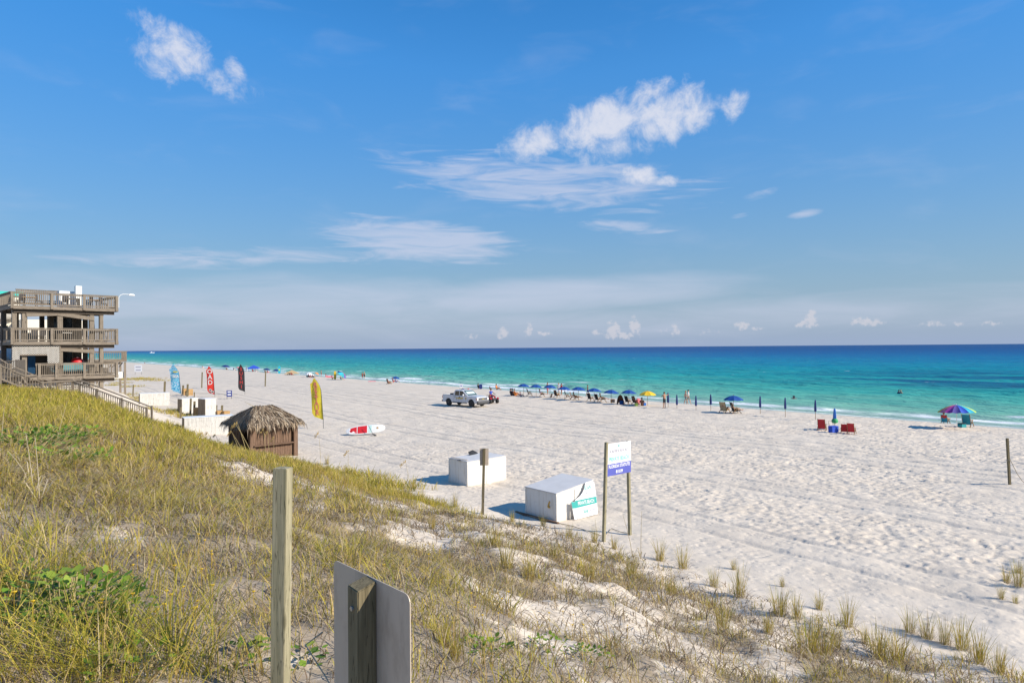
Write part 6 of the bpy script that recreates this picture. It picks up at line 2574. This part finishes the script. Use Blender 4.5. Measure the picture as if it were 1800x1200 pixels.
# gull over the surf and a far boat
g = at(1395, 700, 70)
gu = empty('gull', g, R(-20))
MB().lathe([(.01, -.3), (.05, -.2), (.075, 0), (.05, .2), (.03, .28), (.005, .34)], 8, axis='X').build('body', 'cloth_grey', gu, True)
for sy_ in (-1, 1):
    m_ = MB()
    m_.add([(-.08, 0, .02), (.1, 0, .02), (.12, sy_ * .34, .26), (-.03, sy_ * .36, .26), (-.12, sy_ * .78, .1), (.0, sy_ * .72, .12)], [(0, 1, 2, 3), (3, 2, 5, 4)])
    m_.build('wing', 'cloth_black', gu)
tag(gu, 'dark gull gliding low over the surf', 'bird')
g = gp(267, 620.3, WATER_Z)
bo = empty('motor_boat', Vector((g.x, g.y, WATER_Z)), R(20))
kk = g.y / 1200 * 7 / 9
MB().add([(-4 * kk, -1.2 * kk, 0), (3 * kk, -1.2 * kk, 0), (5 * kk, 0, .2 * kk), (3 * kk, 1.2 * kk, 0), (-4 * kk, 1.2 * kk, 0), (-4 * kk, -1.4 * kk, 1.2 * kk), (3 * kk, -1.4 * kk, 1.3 * kk), (5.6 * kk, 0, 1.6 * kk), (3 * kk, 1.4 * kk, 1.3 * kk), (-4 * kk, 1.4 * kk, 1.2 * kk)], [(0, 1, 2, 3, 4), (5, 6, 7, 8, 9), (0, 1, 6, 5), (1, 2, 7, 6), (2, 3, 8, 7), (3, 4, 9, 8), (4, 0, 5, 9)]).build('hull', 'foam_white', bo)
MB().box((-.6 * kk, 0, 1.9 * kk), (2.6 * kk, 1.8 * kk, 1.4 * kk), taper=.8).build('cabin', 'foam_white', bo)
tag(bo, 'white motor boat far out near the horizon', 'boat')

# ------------------------------------------------------------------ the pickup truck
def carpaint(name, col, rough=.35):
    m, t, b = prin(name)
    b.inputs['Base Color'].default_value = (*col, 1)
    b.inputs['Roughness'].default_value = rough
    b.inputs['Coat Weight'].default_value = .4
    b.inputs['Coat Roughness'].default_value = .1
    tcn = t.new('ShaderNodeTexCoord')
    n = t.noise(tcn.outputs['Object'], 3, 4, .6)
    t.l.new(t.mix(t.smooth(n, .35, .75), (*col, 1), tuple(x * .86 for x in col) + (1,)), b.inputs['Base Color'])
    return m


carpaint('truck_white', (.60, .61, .625))
carpaint('quad_red', (.45, .015, .02))
simple('gold_print', (.52, .34, .03), .5, .1)
simple('bumper_grey', (.085, .085, .09), .6, .15)
simple('amber', (.75, .20, .04), .3, .1)
simple('tail_red', (.45, .02, .02), .3, .1)
simple('glass_green', (.04, .09, .085), .08, .2, spec=.8)
simple('sunshade', (.55, .62, .6), .5, .1)
g0 = gp(809, 713.2, .0)
hd = R(-40)
fwd = Vector((math.cos(hd), math.sin(hd), 0))
lft = Vector((-math.sin(hd), math.cos(hd), 0))
ctr = g0 + lft * .86
ctr.z = gz(ctr.x, ctr.y) + .02
tk = empty('pickup_truck', ctr, hd)
tk.scale = (1.0, 1.0, 1.0)
# profile helper: cross-section loops along x: (x, half width, z low, z high)


def loft(secs, mat, name, parent, smooth=True, bevel=0):
    """secs: list of (x, [(y, z)...]) closed loops"""
    n = len(secs[0][1])
    vs, fs = [], []
    for x, lp_ in secs:
        vs += [(x, y, z) for y, z in lp_]
    for i in range(len(secs) - 1):
        fs += [(i * n + q, i * n + (q + 1) % n, (i + 1) * n + (q + 1) % n, (i + 1) * n + q) for q in range(n)]
    fs += [tuple(range(n))[::-1], tuple((len(secs) - 1) * n + q for q in range(n))]
    return MB().add(vs, fs).build(name, mat, parent, smooth, bevel=bevel)


def rect_loop(w, z0, z1, r=.10, tw=0.0):
    """rounded box section, narrowing by tw at the top"""
    return [(-w + r * .4, z0), (w - r * .4, z0), (w, z0 + r), (w - tw * .5, z1 - r), (w - tw - r * .6, z1), (-w + tw + r * .6, z1), (-w + tw * .5, z1 - r), (-w, z0 + r)]


WB = 3.65
xf, xr = WB / 2, -WB / 2
# side body with wheel arch cut-outs, built from an outline extruded across the width
def side_outline(xa, xb, zb, zt, arches, ztf=None):
    out_ = [(xa, zb)]
    for cx_ in arches:
        for q in range(0, 11):
            a = math.pi - math.pi * q / 10
            out_.append((cx_ + .50 * math.cos(a), .40 + .50 * math.sin(a) if q not in (0, 10) else zb))
    out_ += [(xb, zb)]
    return out_


# lower body: bed, cab sides and front wings
body_o = side_outline(-2.78, 2.72, .46, 1.1, (xr, xf))
body_o += [(2.80, .62), (2.78, 1.02), (2.60, 1.10), (1.30, 1.17), (1.16, 1.20), (-.98, 1.20), (-1.0, 1.22), (-2.76, 1.22), (-2.80, .62)]
bt_ = MB().prism(body_o, 1.96).build('body', 'truck_white', tk, True, bevel=.03)
# bed cavity
MB().box((-1.90, 0, 1.226), (1.62, 1.62, .02)).build('bed_liner', 'black_rubber', bt_)
for sy_ in (-1, 1):
    MB().box((-1.88, sy_ * .90, 1.265), (1.78, .10, .09)).build('bed_rail', 'truck_white', bt_, bevel=.02)
MB().box((-2.74, 0, 1.24), (.10, 1.85, .12)).build('tailgate_cap', 'truck_white', bt_)
MB().box((-1.55, -.25, 1.34), (.65, .8, .20)).build('bed_box', 'bumper_grey', bt_)
# bonnet bulge
loft([(1.22, rect_loop(.86, 1.1, 1.25, .06)), (2.0, rect_loop(.86, 1.05, 1.23, .06)), (2.62, rect_loop(.80, 1.0, 1.15, .05))], 'truck_white', 'bonnet', tk)
# cab
cab = loft([(-1.02, rect_loop(.92, 1.14, 1.50, .06)), (-.93, rect_loop(.90, 1.14, 1.82, .08, .12)), (-.70, rect_loop(.90, 1.14, 1.89, .08, .14)), (.10, rect_loop(.90, 1.14, 1.90, .08, .14)), (.42, rect_loop(.90, 1.14, 1.84, .08, .13)), (1.26, rect_loop(.90, 1.14, 1.24, .03, .02))], 'truck_white', 'cab', tk, True)
# glass set just proud of the cab
for sy_ in (-1, 1):
    for nm, pts in (('rear_window', [(-.84, 1.26), (-.16, 1.26), (-.16, 1.76), (-.76, 1.75)]), ('front_window', [(-.04, 1.26), (.86, 1.27), (.40, 1.74), (-.04, 1.77)])):
        vs = []
        for x, z_ in pts:
            y = .905 - (z_ - 1.22) * .115
            vs.append((x, sy_ * (y + .006), z_))
        for x, z_ in pts:
            y = .905 - (z_ - 1.22) * .115
            vs.append((x, sy_ * (y - .02), z_))
        MB().add(vs, [(0, 1, 2, 3), (7, 6, 5, 4), (0, 4, 5, 1), (1, 5, 6, 2), (2, 6, 7, 3), (3, 7, 4, 0)]).build(nm, 'dark_glass', cab)
    for xx in (-.10, -.90, .95):
        MB().box((xx, sy_ * .982, .86), (.012, .008, .62)).build('door_seam', 'bumper_grey', bt_)
    for xx in (-.72, .02):
        MB().box((xx, sy_ * .99, 1.08), (.2, .03, .05)).build('door_handle', 'black_rubber', bt_)
    MB().box((.72, sy_ * 1.10, 1.34), (.14, .24, .20)).build('mirror', 'truck_white', cab, bevel=.03)
    MB().box((-.0, sy_ * .96, .44), (2.3, .10, .10)).build('side_step', 'black_rubber', tk)
vs = []
for x, y, z_ in ((.50, .74, 1.80), (1.20, .80, 1.27)):
    vs += [(x + .012, -y, z_ + .014), (x + .012, y, z_ + .014)]
MB().add(vs + [(a - .03, b_, c_ - .03) for a, b_, c_ in vs], [(0, 2, 3, 1), (5, 7, 6, 4), (0, 4, 6, 2), (1, 3, 7, 5), (0, 1, 5, 4), (2, 6, 7, 3)]).build('windscreen', 'glass_green', cab)
MB().add([(.66, -.62, 1.704), (.66, .62, 1.704), (1.02, .66, 1.432), (1.02, -.66, 1.432)], [(0, 1, 2, 3)]).build('sun_shade', 'sunshade', cab)
# wheels
def wheel(parent, x, y, r=.41, w=.27, sc_=1.0):
    o = empty('wheel', (x, y, r))
    o.parent = parent
    MB().lathe([(r * .62, -w / 2), (r * .9, -w / 2), (r, -w * .33), (r, w * .33), (r * .9, w / 2), (r * .62, w / 2)], 22, axis='Y').build('tyre', 'black_rubber', o, True)
    MB().lathe([(r * .63, -w * .42), (r * .63, w * .42)], 18, axis='Y').build('rim', 'steel', o, True)
    s_ = -1 if y < 0 else 1
    for q in range(5):
        a = q * 2 * math.pi / 5
        MB().box((r * .36 * math.cos(a), s_ * w * .43, r * .36 * math.sin(a)), (r * .42, .012, r * .16), ry=-a).build('spoke_gap', 'dark_metal', o)
    MB().lathe([(r * .16, s_ * w * .42), (r * .15, s_ * w * .5)], 10, axis='Y').build('hub', 'steel', o, True)
    return o


for x in (xf, xr):
    for y in (-.86, .86):
        wheel(tk, x, y)
        MB().prism([(x + .50 * math.cos(math.pi * q / 10), .40 + .50 * math.sin(math.pi * q / 10)) for q in range(11)], .05).build('arch_liner', 'black_rubber', tk, loc=(0, y * .62, 0))
# front: grille, bumper, lamps
MB().box((2.775, 0, .90), (.08, 1.50, .26)).build('grille', 'bumper_grey', tk, bevel=.02)
MB().box((2.82, 0, .92), (.03, .30, .07)).build('grille_badge', 'gold_print', tk)
for zz in (.83, .97):
    MB().box((2.815, 0, zz), (.03, 1.44, .022)).build('grille_bar', 'steel', tk)
MB().box((2.80, 0, .58), (.24, 1.98, .30)).build('front_bumper', 'bumper_grey', tk, bevel=.05)
MB().box((2.70, 0, .36), (.3, 1.6, .14)).build('air_dam', 'black_rubber', tk)
for sy_ in (-1, 1):
    MB().box((2.73, sy_ * .86, .92), (.14, .24, .26)).build('headlight', 'lamp_white', tk, bevel=.02)
    MB().box((2.71, sy_ * .975, .92), (.12, .02, .22)).build('turn_light', 'amber', tk)
    MB().box((-2.79, sy_ * .93, 1.02), (.08, .12, .34)).build('tail_light', 'tail_red', tk, bevel=.01)
MB().box((-2.90, 0, .56), (.18, 1.9, .18)).build('rear_bumper', 'bumper_grey', tk, bevel=.03)
lb = MB().box((-.02, 0, 1.955), (.30, 1.15, .09)).build('light_bar', 'steel', tk, bevel=.02)
for sy_ in (-1, 1):
    MB().box((-.02, sy_ * .42, 1.965), (.31, .26, .085)).build('lens', 'sign_navy' if sy_ < 0 else 'tail_red', lb)
MB().box((-.02, 0, 1.91), (.1, .6, .05)).build('mount', 'black_rubber', lb)
for sy_ in (-1,):
    lettering('SHERIFF', .27, 'gold_print', bt_, (.0, -.986, .93), (R(90), 0, 0), sx=1.25, bold=.012)
    MB().box((.0, -.983, .72), (1.15, .006, .06)).build('print_line', 'print_grey', bt_)
    MB().lathe([(.11, -.985), (.10, -.990)], 6, c=(1.02, 0, .95), axis='Y').build('star_badge', 'gold_print', bt_)
tag(tk, 'white four-door pickup truck with gold side lettering and roof light bar', 'truck')

# ------------------------------------------------------------------ the quad bike and its rider
gq = gp(864, 708.5, 0)
gq.z = gz(gq.x, gq.y)
qa = R(-62)
qd = empty('quad_bike', gq, qa)
loft([(-.75, rect_loop(.26, .52, .74, .06)), (-.2, rect_loop(.22, .48, .82, .08)), (.15, rect_loop(.24, .50, .92, .08, .06)), (.55, rect_loop(.24, .52, .90, .08, .05)), (.85, rect_loop(.20, .54, .78, .06))], 'quad_red', 'body', qd)
MB().box((-.22, 0, .86), (.8, .34, .12), taper=.85).build('seat', 'black_rubber', qd, bevel=.04)
for sx_, nm in ((.62, 'front_rack'), (-.70, 'rear_rack')):
    for q in range(5):
        MB().box((sx_, -.3 + q * .15, .92), (.5, .025, .025)).build(nm, 'dark_metal', qd)
for x in (.62, -.62):
    for y in (-.46, .46):
        wheel(qd, x, y, .30, .24)
        MB().prism([(x + .38 * math.cos(R(38 + 13 * q)), .34 + .38 * math.sin(R(38 + 13 * q))) for q in range(9)] + [(x + .345 * math.cos(R(38 + 13 * q)), .34 + .345 * math.sin(R(38 + 13 * q))) for q in range(8, -1, -1)], .26).build('mudguard', 'quad_red', qd, loc=(0, y, 0))
MB().tube([(.40, -.40, 1.08), (.48, -.12, 1.06), (.48, .12, 1.06), (.40, .40, 1.08)], .022, 6).build('handlebar', 'dark_metal', qd, True)
MB().beam((.62, 0, .70), (.46, 0, 1.06), .06, .06, (0, 1, 0)).build('steering_stem', 'dark_metal', qd)
MB().box((.88, 0, .58), (.08, .5, .22)).build('front_guard', 'dark_metal', qd)
for sy_ in (-1, 1):
    MB().lathe([(.07, .88), (.06, .92)], 10, c=(0, sy_ * .20, .74), axis='X').build('headlight', 'lamp_white', qd)
    MB().box((0, sy_ * .36, .36), (.7, .22, .05)).build('footboard', 'dark_metal', qd)
tag(qd, 'red quad bike with black racks beside the pickup truck', 'quad bike')
person('rider', Vector((gq.x, gq.y, gq.z)) + Matrix.Rotation(qa, 3, 'Z') @ Vector((-.22, 0, .06)), qa, 'rider in a blue shirt and red shorts on the quad bike', 'skin_tan', 'cloth_blue', 'cloth_red', 'hair_brown', 1.0)
